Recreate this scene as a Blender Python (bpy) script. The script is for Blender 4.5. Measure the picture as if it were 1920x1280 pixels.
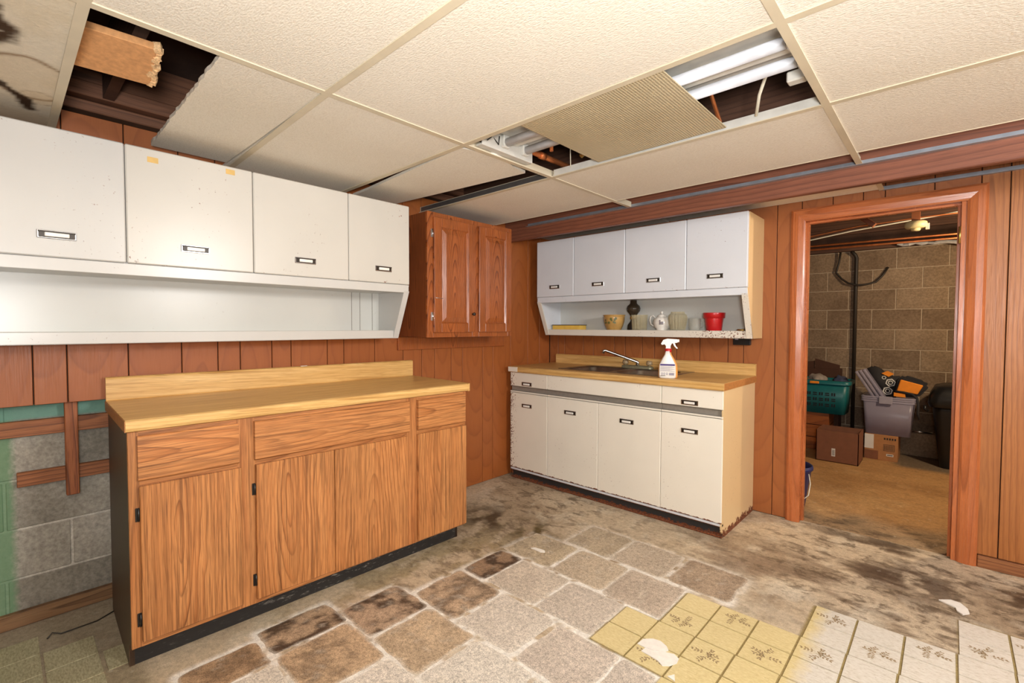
import bpy, bmesh, math, random
import numpy as np
from mathutils import Vector, Matrix, Euler

random.seed(7)
for o in list(bpy.data.objects):
    bpy.data.objects.remove(o, do_unlink=True)
scn = bpy.context.scene
COL = scn.collection

# ------------------------------------------------------------------ camera
F_PX = 888.2
YAW, PITCH, ROLL = (math.radians(a) for a in (42.776, 1.846, 0.156))
fw = Vector((-math.sin(YAW) * math.cos(PITCH), math.cos(YAW) * math.cos(PITCH), -math.sin(PITCH)))
r0 = Vector((math.cos(YAW), math.sin(YAW), 0))
u0 = r0.cross(fw)
rt = r0 * math.cos(ROLL) + u0 * math.sin(ROLL)
up = -r0 * math.sin(ROLL) + u0 * math.cos(ROLL)
cam_d = bpy.data.cameras.new('camera')
cam = bpy.data.objects.new('camera', cam_d)
COL.objects.link(cam)
cam_d.sensor_width = 36
cam_d.lens = F_PX / 1920 * 36
cam_d.clip_start = 0.02
cam.matrix_world = Matrix(((rt.x, up.x, -fw.x, 0), (rt.y, up.y, -fw.y, 0), (rt.z, up.z, -fw.z, 1.24), (0, 0, 0, 1)))
scn.camera = cam

# ------------------------------------------------------------------ light
w = bpy.data.worlds.new('world')
scn.world = w
w.use_nodes = True
w.node_tree.nodes['Background'].inputs[0].default_value = (0.9, 0.95, 1, 1)
w.node_tree.nodes['Background'].inputs[1].default_value = 0.02


def area(name, loc, target, size, power, color):
    d = bpy.data.lights.new(name, 'AREA')
    d.shape = 'SQUARE'
    d.size = size
    d.energy = power
    d.color = color
    o = bpy.data.objects.new(name, d)
    COL.objects.link(o)
    o.location = loc
    o.rotation_euler = (Vector(target) - Vector(loc)).to_track_quat('-Z', 'Y').to_euler()
    return o


area('bounce_flash', (0.25, -0.15, 1.30), (-0.25, 0.35, 2.02), 0.30, 37, (1.0, 0.99, 0.975))
area('bounce_fill_behind', (0.9, -0.55, 1.98), (0.7, -0.1, 0.0), 1.0, 21, (1.0, 0.99, 0.975))  # added unseen fill standing in for flash bounced off the ceiling, not a fixture
area('added_fill_right', (1.5, 1.5, 1.92), (-1.0, 2.5, 0.7), 0.6, 48, (1.0, 0.985, 0.965))  # added out-of-frame fill to even out sink wall, floor and door; no known lamp
bulb = bpy.data.lights.new('storage_bulb', 'POINT')
bulb.energy = 46
bulb.color = (1.0, 0.78, 0.52)
bulb.shadow_soft_size = 0.06
bo = bpy.data.objects.new('storage_bulb', bulb)
COL.objects.link(bo)
bo.location = (0.55, 4.55, 1.80)

scn.view_settings.view_transform = 'Standard'
scn.view_settings.look = 'None'
scn.view_settings.gamma = 1
scn.view_settings.use_curve_mapping = False
scn.view_settings.exposure = 0.78


# ------------------------------------------------------------------ colour + nodes
def lin(c):
    return c / 12.92 if c <= 0.04045 else ((c + 0.055) / 1.055) ** 2.4


def rgb(r, g, b):
    return (lin(r / 255), lin(g / 255), lin(b / 255), 1)


class NT:
    def __init__(self, name):
        self.m = bpy.data.materials.new(name)
        self.m.use_nodes = True
        self.t = self.m.node_tree
        self.b = self.t.nodes['Principled BSDF']

    def n(self, typ, **kw):
        nd = self.t.nodes.new(typ)
        for k, v in kw.items():
            setattr(nd, k, v)
        return nd

    def put(self, sock, v):
        if hasattr(v, 'is_output'):
            self.t.links.new(v, sock)
        elif v is not None:
            sock.default_value = v

    def coord(self, kind='Object'):
        return self.n('ShaderNodeTexCoord').outputs[kind]

    def pos(self):
        return self.n('ShaderNodeNewGeometry').outputs['Position']

    def sep(self, v):
        s = self.n('ShaderNodeSeparateXYZ')
        self.put(s.inputs[0], v)
        return s.outputs

    def comb(self, x, y, z):
        s = self.n('ShaderNodeCombineXYZ')
        for i, v in enumerate((x, y, z)):
            self.put(s.inputs[i], v)
        return s.outputs[0]

    def vmul(self, v, s):
        nd = self.n('ShaderNodeVectorMath', operation='MULTIPLY')
        self.put(nd.inputs[0], v)
        nd.inputs[1].default_value = s
        return nd.outputs[0]

    def vadd(self, a, b):
        nd = self.n('ShaderNodeVectorMath', operation='ADD')
        self.put(nd.inputs[0], a)
        self.put(nd.inputs[1], b)
        return nd.outputs[0]

    def math(self, op, a, b=None, c=None, clamp=False):
        nd = self.n('ShaderNodeMath', operation=op)
        nd.use_clamp = clamp
        for i, v in enumerate((a, b, c)):
            self.put(nd.inputs[i], v)
        return nd.outputs[0]

    def noise(self, v, scale, detail=3, rough=0.55, dist=0.0):
        nd = self.n('ShaderNodeTexNoise')
        self.put(nd.inputs['Vector'], v)
        nd.inputs['Scale'].default_value = scale
        nd.inputs['Detail'].default_value = detail
        nd.inputs['Roughness'].default_value = rough
        nd.inputs['Distortion'].default_value = dist
        return nd.outputs[0]

    def ramp(self, f, stops, interp='LINEAR'):
        nd = self.n('ShaderNodeValToRGB')
        nd.color_ramp.interpolation = interp
        el = nd.color_ramp.elements
        while len(el) < len(stops):
            el.new(0.5)
        for e, (p, c) in zip(el, stops):
            e.position = p
            e.color = c if len(c) == 4 else (*c, 1)
        self.put(nd.inputs[0], f)
        return nd.outputs[0]

    def gray(self, f, stops):
        return self.ramp(f, [(p, (v, v, v, 1)) for p, v in stops])

    def mix(self, f, a, b, blend='MIX'):
        nd = self.n('ShaderNodeMix', data_type='RGBA', blend_type=blend)
        self.put(nd.inputs[0], f)
        self.put(nd.inputs[6], a)
        self.put(nd.inputs[7], b)
        return nd.outputs[2]

    def rng(self, v, a, b, c=0.0, d=1.0):
        nd = self.n('ShaderNodeMapRange')
        self.put(nd.inputs[0], v)
        for i, x in enumerate((a, b, c, d)):
            nd.inputs[i + 1].default_value = x
        return nd.outputs[0]

    def bump(self, h, strength=0.3, dist=0.01):
        nd = self.n('ShaderNodeBump')
        nd.inputs['Strength'].default_value = strength
        nd.inputs['Distance'].default_value = dist
        self.put(nd.inputs['Height'], h)
        self.t.links.new(nd.outputs[0], self.b.inputs['Normal'])

    def rand(self):
        return self.n('ShaderNodeObjectInfo').outputs['Random']

    def fin(self, col=None, rough=0.5, metal=0.0, spec=0.5):
        self.put(self.b.inputs['Base Color'], col)
        self.put(self.b.inputs['Roughness'], rough)
        self.put(self.b.inputs['Metallic'], metal)
        self.put(self.b.inputs['Specular IOR Level'], spec)
        return self.m


def plain(name, col, rough=0.5, metal=0.0, var=0.08, scale=20, spec=0.5):
    t = NT(name)
    n = t.noise(t.coord(), scale, 4)
    f = t.rng(n, 0.3, 0.7, 1 - var, 1 + var)
    c = t.mix(1.0, col, t.comb(f, f, f), 'MULTIPLY')
    return t.fin(c, rough, metal, spec)


def wood(name, light, mid, dark, along='Z', across='Y', ring=70.0, k=0.16, contrast=1.0, rough=0.38, pore=1.0, wob=0.05, vary=False):
    """cut-through growth rings: hyperbolic cathedral figure running along one axis of the part"""
    t = NT(name)
    s = t.sep(t.coord())
    ix = {'X': 0, 'Y': 1, 'Z': 2}
    a, l = s[ix[across]], s[ix[along]]
    r = t.rand()
    rr = t.math('MULTIPLY_ADD', r, 57.0, 3.0)
    v1 = t.comb(t.math('MULTIPLY', a, 7.0), t.math('MULTIPLY', l, 1.6), rr)
    nz = t.noise(v1, 1.0, 3, 0.5)
    aa = t.math('ADD', a, t.math('MULTIPLY', t.math('SUBTRACT', nz, 0.5), wob * 4))
    c0 = t.math('MULTIPLY', t.math('SUBTRACT', r, 0.5), 0.12)
    ll = t.math('ADD', t.math('MULTIPLY', l, k), c0)
    aa2 = t.math('ADD', aa, t.math('MULTIPLY', t.math('SUBTRACT', t.math('FRACT', t.math('MULTIPLY', r, 7.3)), 0.5), 0.08))
    d = t.math('SQRT', t.math('ADD', t.math('POWER', t.math('ABSOLUTE', aa2), 2.0), t.math('POWER', t.math('ABSOLUTE', ll), 2.0)))
    ph = t.math('FRACT', t.math('MULTIPLY', d, ring))
    col = t.ramp(ph, [(0.0, light), (0.45, light), (0.78, mid), (0.93, dark), (1.0, light)])
    if vary:
        # ring lines fade in and out, straight fine streaks between them
        q = t.noise(t.comb(t.math('MULTIPLY', a, 9.0), t.math('MULTIPLY', l, 1.3), rr), 1.0, 2)
        col = t.mix(t.gray(q, [(0.38, 0.85), (0.60, 0.0)]), col, light)
        sk = t.noise(t.comb(t.math('MULTIPLY', a, 130.0), t.math('MULTIPLY', l, 1.6), rr), 1.0, 4, 0.65)
        col = t.mix(t.gray(sk, [(0.46, 0.0), (0.66, 0.8)]), col, dark)
    # slow tone bands and fine pores
    band = t.noise(t.comb(t.math('MULTIPLY', a, 22.0), t.math('MULTIPLY', l, 0.8), rr), 1.0, 2)
    col = t.mix(t.gray(band, [(0.35, 0.0), (0.7, 0.55)]), col, mid)
    p = t.noise(t.comb(t.math('MULTIPLY', a, 420.0), t.math('MULTIPLY', l, 9.0), rr), 1.0, 2, 0.6)
    col = t.mix(t.gray(p, [(0.50, 0.0), (0.68, 0.65 * pore)]), col, dark)
    big = t.noise(t.comb(t.math('MULTIPLY', a, 5.0), t.math('MULTIPLY', l, 3.0), rr), 1.0, 3)
    f = t.rng(big, 0.25, 0.75, 0.84, 1.12)
    col = t.mix(1.0, col, t.comb(f, f, f), 'MULTIPLY')
    if contrast < 1:
        col = t.mix(1 - contrast, col, mid)
    t.bump(p, 0.06, 0.002)
    return t.fin(col, t.rng(p, 0.3, 0.7, rough - 0.06, rough + 0.1))


def enamel(name, col, rust=0.0, rz=None, speck=0.5, rough=0.28, edge=None, rk=0.55, ek=0.22):
    """glossy sheet-steel enamel; rust creeps from a height band and sits in chips"""
    t = NT(name)
    p = t.pos()
    big = t.noise(p, 2.3, 3)
    f = t.rng(big, 0.3, 0.7, 0.96, 1.03)
    c = t.mix(1.0, col, t.comb(f, f, f), 'MULTIPLY')
    n1 = t.noise(p, 70, 5, 0.65)
    n2 = t.noise(p, 3.1, 2)
    m = t.math('MULTIPLY', t.gray(n1, [(0.645, 0), (0.68, 1)]), t.gray(n2, [(0.50, 0), (0.62, speck)]))
    rustc = t.ramp(t.noise(p, 120, 3), [(0.3, rgb(58, 32, 20)), (0.55, rgb(122, 66, 36)), (0.8, rgb(165, 105, 62))])
    if rz:
        z = t.sep(p)[2]
        g = t.rng(z, rz[0], rz[1], 1.0, 0.0)
        e = t.math('ADD', t.math('MULTIPLY', g, rk), t.math('MULTIPLY', t.noise(p, 34, 4, 0.7), 0.75))
        m = t.math('MAXIMUM', m, t.gray(e, [(0.70, 0), (0.76, 1)]))
    if edge:
        s = t.sep(p)
        gx = t.rng(s[edge[0]], edge[1], edge[2], 1.0, 0.0)
        e = t.math('ADD', t.math('MULTIPLY', gx, ek), t.math('MULTIPLY', t.noise(p, 90, 4, 0.7), 0.8))
        m = t.math('MAXIMUM', m, t.gray(e, [(0.70, 0), (0.75, 1)]))
    c = t.mix(m, c, rustc)
    gr = t.math('ADD', t.math('MULTIPLY', m, 0.5), rough)
    t.bump(big, 0.05, 0.01)
    return t.fin(c, gr)


def vcol(name, rough=0.8, fine=60, amp=0.35, bumps=0.25, grit=0.5):
    t = NT(name)
    a = t.n('ShaderNodeAttribute', attribute_name='Col')
    p = t.pos()
    n1 = t.noise(p, fine, 6, 0.7)
    n2 = t.noise(p, fine * 5, 3, 0.6)
    f = t.math('ADD', t.rng(n1, 0.3, 0.7, 1 - amp, 1 + amp), t.rng(n2, 0.3, 0.7, -grit * 0.3, grit * 0.3))
    c = t.mix(1.0, a.outputs['Color'], t.comb(f, f, f), 'MULTIPLY')
    t.bump(n1, bumps, 0.006)
    return t.fin(c, rough, 0, 0.3)


# ------------------------------------------------------------------ materials
M = {}
M['oak'] = wood('oak_laminate', rgb(202, 140, 84), rgb(180, 114, 62), rgb(104, 62, 32), 'Z', 'Y', ring=62, k=0.13, wob=0.022, vary=True)
M['oak_h'] = wood('oak_laminate_flat', rgb(202, 140, 84), rgb(180, 114, 62), rgb(104, 62, 32), 'Y', 'Z', ring=70, k=0.07, wob=0.014, vary=True)
M['oak_frame'] = wood('oak_laminate_frame', rgb(196, 134, 80), rgb(176, 110, 60), rgb(110, 66, 34), 'Z', 'Y', ring=60, k=0.02, wob=0.012, vary=True)
M['cherry'] = wood('stained_oak', rgb(172, 98, 50), rgb(150, 80, 38), rgb(92, 44, 20), 'Z', 'Y', ring=95, k=0.10, rough=0.3, wob=0.012)
M['cherry_s'] = wood('stained_side', rgb(140, 76, 38), rgb(120, 62, 30), rgb(84, 42, 20), 'Z', 'X', ring=60, k=0.1, rough=0.4, wob=0.01)
M['panel_l'] = wood('panel_wood_left', rgb(172, 100, 46), rgb(156, 86, 38), rgb(118, 62, 26), 'Z', 'Y', ring=22, k=0.25, contrast=0.34, rough=0.48, pore=0.5, wob=0.03)
M['panel_b'] = wood('panel_wood_back', rgb(170, 104, 54), rgb(154, 90, 46), rgb(118, 66, 32), 'Z', 'X', ring=22, k=0.25, contrast=0.34, rough=0.48, pore=0.5, wob=0.03)
M['panel_r'] = wood('panel_wood_grained', rgb(182, 118, 64), rgb(160, 98, 50), rgb(118, 68, 34), 'Z', 'X', ring=60, k=0.02, contrast=0.6, rough=0.4, pore=1.0, wob=0.008)
M['trim_v'] = wood('casing_wood_upright', rgb(194, 116, 68), rgb(178, 100, 56), rgb(128, 68, 36), 'Z', 'X', ring=60, k=0.03, rough=0.27, contrast=0.55, wob=0.01)
M['trim_h'] = wood('casing_wood_head', rgb(196, 120, 74), rgb(180, 102, 60), rgb(126, 68, 38), 'X', 'Z', ring=60, k=0.03, rough=0.27, contrast=0.6, wob=0.01)
M['beam'] = wood('beam_wood', rgb(146, 90, 66), rgb(122, 72, 52), rgb(78, 44, 32), 'X', 'Z', ring=40, k=0.02, rough=0.5, contrast=0.6, wob=0.01)
M['furring'] = wood('furring_wood', rgb(162, 100, 58), rgb(142, 84, 46), rgb(94, 52, 28), 'Y', 'Z', ring=60, k=0.03, rough=0.6, wob=0.01)
M['furring_v'] = wood('furring_wood_upright', rgb(164, 96, 54), rgb(142, 78, 42), rgb(92, 48, 24), 'Z', 'Y', ring=60, k=0.03, rough=0.6, wob=0.01)
M['furring_x'] = wood('bare_board_wood', rgb(160, 106, 64), rgb(134, 82, 46), rgb(84, 48, 26), 'X', 'Z', ring=60, k=0.02, rough=0.6, wob=0.012)
M['plate'] = wood('floor_plate_wood', rgb(142, 108, 74), rgb(124, 90, 60), rgb(86, 60, 38), 'Y', 'Z', ring=60, k=0.03, rough=0.6, wob=0.01)
M['joist'] = wood('joist_wood', rgb(104, 70, 50), rgb(84, 54, 38), rgb(54, 33, 22), 'X', 'Z', ring=40, k=0.02, rough=0.7, wob=0.01, contrast=0.6)
M['joist_y'] = wood('rim_wood', rgb(132, 88, 62), rgb(108, 70, 48), rgb(64, 40, 28), 'Y', 'Z', ring=40, k=0.02, rough=0.65, wob=0.01, contrast=0.6)
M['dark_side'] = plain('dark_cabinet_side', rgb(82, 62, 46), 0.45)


def kick_mat():
    t = NT('black_kick')
    p = t.vmul(t.pos(), (1.0, 0.35, 1.4))
    n = t.noise(p, 60, 6, 0.75)
    n2 = t.noise(p, 9, 2)
    c = t.mix(t.math('MULTIPLY', t.gray(n, [(0.56, 0), (0.66, 1)]), t.gray(n2, [(0.45, 0.1), (0.65, 0.9)])), rgb(36, 35, 35), rgb(150, 146, 138))
    return t.fin(c, 0.5)


M['kick'] = kick_mat()
M['black_metal'] = plain('black_metal', rgb(32, 30, 28), 0.4)
M['white_l'] = enamel('white_enamel_left', rgb(200, 199, 195), speck=0.55)
M['white_d'] = enamel('white_enamel_worn_door', rgb(202, 199, 191), speck=1.0, rz=(1.484, 1.60), rk=0.24)
M['white_in'] = enamel('white_enamel_inner', rgb(206, 206, 200), speck=0.3)
M['white_s'] = enamel('white_enamel_sink_upper', rgb(218, 222, 228), speck=0.3)
M['white_sd'] = enamel('white_enamel_sink_upper_worn', rgb(218, 222, 228), speck=0.9, rz=(1.482, 1.53), rk=0.3)
M['white_lip'] = enamel('white_enamel_rusted_shelf', rgb(222, 216, 204), speck=1.0, edge=(0, -1.20, -1.75), ek=0.275)
M['white_flange'] = enamel('white_enamel_flange', rgb(222, 216, 204), speck=1.0, edge=(0, -1.0, -1.6), ek=0.215)
M['cream_side'] = enamel('yellowed_side', rgb(218, 186, 136), speck=0.35, rough=0.4)
M['cream_low'] = enamel('yellowed_base_side', rgb(220, 192, 146), rz=(0.0, 0.10), speck=0.5, rough=0.4)
M['white_b'] = enamel('white_enamel_base', rgb(238, 233, 220), rz=(0.085, 0.112), speck=0.9)
M['white_bl'] = enamel('white_enamel_base_end', rgb(234, 228, 214), rz=(0.085, 0.115), speck=1.0, edge=(0, -2.63, -2.44), ek=0.30)
M['rustkick'] = enamel('rusted_kick', rgb(40, 40, 41), rz=(0.0, 0.055), speck=0.8, rough=0.5)
M['channel'] = plain('grey_grip_channel', rgb(150, 146, 138), 0.4, 0.3, scale=60)


def laminate(name, along='Y', across='X'):
    t = NT(name)
    s = t.sep(t.pos())
    ix = {'X': 0, 'Y': 1, 'Z': 2}
    a, l = s[ix[across]], s[ix[along]]
    z = s[2]
    az = t.math('ADD', a, t.math('MULTIPLY', z, 0.9))
    n1 = t.noise(t.comb(t.math('MULTIPLY', az, 90.0), t.math('MULTIPLY', l, 2.2), 0.0), 1.0, 4, 0.6)
    c = t.ramp(n1, [(0.28, rgb(172, 126, 66)), (0.48, rgb(214, 172, 106)), (0.62, rgb(226, 188, 124)), (0.8, rgb(236, 208, 150))])
    n2 = t.noise(t.comb(t.math('MULTIPLY', az, 380.0), t.math('MULTIPLY', l, 9.0), 3.0), 1.0, 2, 0.6)
    c = t.mix(t.gray(n2, [(0.52, 0), (0.72, 0.6)]), c, rgb(150, 104, 52))
    n3 = t.noise(t.comb(t.math('MULTIPLY', az, 12.0), t.math('MULTIPLY', l, 0.9), 8.0), 1.0, 2)
    c = t.mix(t.gray(n3, [(0.4, 0), (0.7, 0.4)]), c, rgb(196, 150, 84))
    return t.fin(c, 0.36)


M['block_y'] = laminate('butcher_block_laminate', 'Y', 'X')
M['block_x'] = laminate('butcher_block_laminate_sink', 'X', 'Y')
M['block_end'] = plain('laminate_end', rgb(176, 118, 62), 0.45, scale=60, var=0.2)
M['tape'] = plain('yellow_tape', rgb(212, 176, 104), 0.5)
M['chrome'] = plain('chrome', rgb(200, 200, 202), 0.2, 1.0, var=0.05)
M['brass'] = plain('brass', rgb(196, 162, 88), 0.35, 0.9)
M['handle_dark'] = plain('handle_dark', rgb(52, 46, 40), 0.35, 0.4)
M['handle_white'] = plain('handle_white', rgb(238, 236, 230), 0.3)
M['steel'] = plain('stainless', rgb(150, 140, 128), 0.3, 0.9, var=0.25, scale=14)
M['copper'] = plain('copper', rgb(206, 124, 74), 0.38, 0.7, var=0.2)
M['silver'] = plain('galvanised', rgb(168, 172, 180), 0.4, 0.6, var=0.15)
M['foil'] = plain('foil', rgb(214, 214, 216), 0.35, 0.4, var=0.2)
M['tube'] = plain('fluorescent_tube', rgb(214, 216, 222), 0.18)
M['fixture'] = plain('fixture_enamel', rgb(206, 204, 196), 0.4)
M['cable_w'] = plain('cable_white', rgb(222, 216, 196), 0.5)
M['cable_b'] = plain('cable_black', rgb(42, 34, 26), 0.55)
M['grid'] = plain('grid_paint', rgb(208, 196, 170), 0.45, var=0.06, scale=8)
M['grid_dark'] = plain('grid_web', rgb(96, 92, 90), 0.4, 0.4)
M['deck'] = plain('dark_deck', rgb(70, 48, 36), 0.9, var=0.35, scale=6)
M['fibre'] = plain('fibreboard', rgb(206, 150, 98), 0.9, var=0.15, scale=60)
M['fibre_torn'] = plain('fibreboard_torn', rgb(226, 186, 138), 0.95, var=0.35, scale=160)
M['mortar'] = plain('mortar', rgb(196, 191, 180), 0.95, var=0.15, scale=50)
M['mortar_s'] = plain('mortar_storage', rgb(176, 158, 136), 0.95, var=0.15, scale=50)
M['wallback'] = plain('dark_backing', rgb(46, 26, 16), 0.9)
M['plaster'] = plain('plaster_white', rgb(234, 230, 222), 0.8, var=0.06, scale=40)
M['plainwall'] = plain('plain_panel', rgb(176, 128, 86), 0.5)


def tile_mat():
    t = NT('ceiling_tile_texture')
    p = t.pos()
    n1 = t.noise(t.vmul(p, (1.0, 2.0, 1.0)), 105, 4, 0.55)
    n2 = t.noise(p, 1.3, 3)
    c = t.ramp(n2, [(0.3, rgb(230, 222, 206)), (0.7, rgb(238, 232, 219))])
    c = t.mix(t.gray(n1, [(0.35, 0.16), (0.55, 0.0)]), c, rgb(170, 150, 116))
    t.bump(n1, 0.42, 0.007)
    return t.fin(c, 0.75, 0, 0.3)


M['tile'] = tile_mat()
M['tile_paint'] = vcol('stained_ceiling_tile', 0.8, 75, 0.06, 0.4, 0.1)


def lens_mat():
    t = NT('prismatic_lens')
    s = t.sep(t.pos())
    wv = t.math('SINE', t.math('MULTIPLY', s[0], 620.0))
    wv2 = t.math('SINE', t.math('MULTIPLY', s[1], 620.0))
    h = t.math('ADD', wv, wv2)
    n = t.noise(t.pos(), 2.0, 3)
    c = t.ramp(n, [(0.3, rgb(186, 170, 134)), (0.7, rgb(206, 192, 158))])
    t.bump(h, 0.35, 0.002)
    return t.fin(c, 0.3, 0.1)


M['lens'] = lens_mat()


def block_mat(name, base, dark, green=False):
    t = NT(name)
    p = t.pos()
    r = t.rand()
    n1 = t.noise(p, 55, 6, 0.75)
    n2 = t.noise(p, 5.5, 3)
    f = t.math('ADD', t.math('MULTIPLY', n2, 0.7), t.math('MULTIPLY', r, 0.45))
    c = t.mix(t.gray(f, [(0.30, 0), (0.85, 0.85)]), base, dark)
    g = t.rng(n1, 0.3, 0.7, 0.62, 1.28)
    c = t.mix(1.0, c, t.comb(g, g, g), 'MULTIPLY')
    if green:
        s = t.sep(p)
        e = t.math('ADD', s[1], t.math('MULTIPLY', t.math('SUBTRACT', n1, 0.5), 0.03))
        m = t.gray(t.rng(e, 0.01, 0.035, 1.0, 0.0), [(0.0, 0), (1.0, 0.85)])
        c = t.mix(m, c, rgb(112, 148, 112))
        m2 = t.gray(t.rng(s[2], 0.845, 0.855), [(0.0, 0), (1.0, 0.9)])
        c = t.mix(m2, c, rgb(116, 158, 142))
    t.bump(n1, 0.5, 0.006)
    return t.fin(c, 0.95, 0, 0.2)


M['cblock'] = block_mat('concrete_block', rgb(176, 170, 158), rgb(104, 98, 86), True)
M['mortar_g'] = block_mat('mortar_painted', rgb(204, 199, 188), rgb(178, 172, 160), True)
M['cblock_s'] = block_mat('concrete_block_storage', rgb(158, 136, 112), rgb(112, 92, 74))


def floor_mat():
    t = NT('stained_concrete')
    a = t.n('ShaderNodeAttribute', attribute_name='Col')
    p = t.pos()
    n1 = t.noise(p, 46, 6, 0.72)
    n2 = t.noise(p, 260, 3, 0.6)
    n3 = t.noise(t.vmul(p, (1.0, 1.7, 1.0)), 9, 8, 0.72, 0.4)
    n4 = t.noise(t.vmul(p, (1.5, 1.0, 1.0)), 13, 8, 0.75)
    f = t.math('ADD', t.rng(n1, 0.3, 0.7, 0.72, 1.26), t.rng(n2, 0.3, 0.7, -0.2, 0.2))
    c = t.mix(1.0, a.outputs['Color'], t.comb(f, f, f), 'MULTIPLY')
    st = t.math('MULTIPLY', t.gray(n3, [(0.50, 0), (0.60, 1)]), a.outputs['Alpha'], clamp=True)
    c = t.mix(t.math('MULTIPLY', st, 0.75), c, rgb(84, 66, 48))
    c = t.mix(t.gray(n4, [(0.60, 0), (0.70, 0.45)]), c, rgb(208, 198, 180))
    t.bump(n1, 0.3, 0.006)
    return t.fin(c, 0.8, 0, 0.3)


M['floor'] = floor_mat()
M['patch'] = vcol('adhesive_imprint', 0.85, 60, 0.30, 0.3, 1.5)


def vinyl_mat():
    t = NT('vinyl_tile')
    p = t.pos()
    s = t.sep(p)
    n = t.noise(p, 14, 4)
    e = t.math('ADD', s[0], t.math('MULTIPLY', t.math('SUBTRACT', n, 0.5), 0.10))
    wear = t.rng(e, -0.40, -0.34)
    lf = t.rng(s[0], -1.7, -1.5, 1.0, 0.0)
    n2 = t.noise(t.vmul(p, (1.0, 3.0, 1.0)), 60, 5, 0.7)
    y = t.ramp(n2, [(0.3, rgb(200, 180, 126)), (0.6, rgb(220, 204, 154)), (0.8, rgb(228, 214, 172))])
    wc = t.ramp(n2, [(0.3, rgb(188, 178, 160)), (0.5, rgb(214, 208, 196)), (0.8, rgb(228, 224, 214))])
    c = t.mix(wear, y, wc)
    ol = t.ramp(n2, [(0.3, rgb(132, 122, 92)), (0.6, rgb(182, 174, 142)), (0.8, rgb(200, 194, 166))])
    c = t.mix(lf, c, ol)
    n3 = t.noise(p, 120, 3, 0.7)
    c = t.mix(t.gray(n3, [(0.66, 0), (0.74, 0.7)]), c, rgb(120, 96, 62))
    t.bump(n2, 0.15, 0.003)
    return t.fin(c, 0.45)


M['vinyl'] = vinyl_mat()
M['leaf_print'] = plain('leaf_print', rgb(150, 128, 94), 0.6, var=0.25, scale=200)


def glass(name, col, rough=0.05, ior=1.45):
    t = NT(name)
    t.b.inputs['Transmission Weight'].default_value = 1.0
    t.b.inputs['IOR'].default_value = ior
    return t.fin(col, rough)




def clear(name, col, alpha, rough):
    t = NT(name)
    t.b.inputs['Alpha'].default_value = alpha
    return t.fin(col, rough)


M['glass'] = clear('clear_glass', rgb(224, 224, 212), 0.24, 0.08)
M['glass_amber'] = clear('smoky_glass', rgb(196, 186, 152), 0.30, 0.08)
M['smoke'] = clear('dark_smoked_glass', rgb(66, 54, 40), 0.82, 0.08)
M['bin_clear'] = clear('clear_plastic', rgb(176, 170, 190), 0.5, 0.3)
M['red'] = plain('red_plastic', rgb(186, 26, 30), 0.32)
M['teal'] = plain('teal_plastic', rgb(22, 100, 104), 0.4)
M['navy'] = plain('navy_plastic', rgb(30, 38, 84), 0.4)
M['blackp'] = plain('black_plastic', rgb(24, 24, 26), 0.35)
M['blackf'] = plain('black_fabric', rgb(36, 33, 34), 0.8)
M['orange'] = plain('orange_fabric', rgb(232, 138, 28), 0.7)
M['grey_cloth'] = plain('grey_cloth', rgb(150, 140, 132), 0.9, var=0.3)
M['blue_cloth'] = plain('blue_cloth', rgb(60, 66, 92), 0.9, var=0.3)
M['card'] = plain('cardboard', rgb(132, 84, 58), 0.8)
M['card2'] = plain('cardboard_light', rgb(176, 124, 78), 0.8)
M['card_dark'] = plain('cardboard_dark', rgb(72, 42, 26), 0.85)
M['crate'] = wood('crate_wood', rgb(170, 96, 42), rgb(146, 78, 32), rgb(96, 48, 18), 'X', 'Z', ring=30, k=0.05, contrast=0.6)
M['label'] = plain('paper_label', rgb(226, 222, 214), 0.7, var=0.03)
M['ink'] = plain('black_ink', rgb(46, 40, 36), 0.7)
M['ink_grey'] = plain('grey_ink', rgb(150, 146, 160), 0.7)
M['purple'] = plain('purple_ink', rgb(70, 56, 122), 0.6)
M['bottle'] = plain('white_bottle', rgb(232, 230, 226), 0.35, var=0.02)
M['bottle_o'] = plain('orange_bottle', rgb(226, 160, 84), 0.35, var=0.04)
M['porcelain'] = plain('porcelain', rgb(236, 232, 224), 0.18, var=0.03)
M['ivy_pot'] = plain('ochre_glaze', rgb(186, 146, 84), 0.3, var=0.15)
M['ivy'] = plain('ivy_green', rgb(92, 98, 50), 0.5, var=0.3)
M['flower'] = plain('flower_ink', rgb(86, 72, 84), 0.5)
M['yellow_book'] = plain('yellow_book', rgb(226, 184, 82), 0.6)
M['dark_book'] = plain('dark_book', rgb(76, 64, 58), 0.6)
M['faucet_green'] = plain('corroded_base', rgb(138, 136, 112), 0.45, 0.5, var=0.25, scale=60)
M['knob_clear'] = clear('cloudy_knob', rgb(168, 146, 112), 0.8, 0.2)
M['lamp_cream'] = plain('cream_lampholder', rgb(214, 196, 146), 0.5)

# ------------------------------------------------------------------ builders
ORG = {}


def meta(o, label=None, cat=None, group=None, kind=None):
    if label:
        o['label'] = label
    if cat:
        o['category'] = cat
    if group:
        o['group'] = group
    if kind:
        o['kind'] = kind
    return o


def thing(name, label, cat, loc=(0, 0, 0), rz=0.0, group=None):
    o = bpy.data.objects.new(name, None)
    o.empty_display_size = 0.05
    COL.objects.link(o)
    o.location = loc
    o.rotation_euler = (0, 0, rz)
    ORG[o] = Vector(loc)
    return meta(o, label, cat, group)


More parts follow.
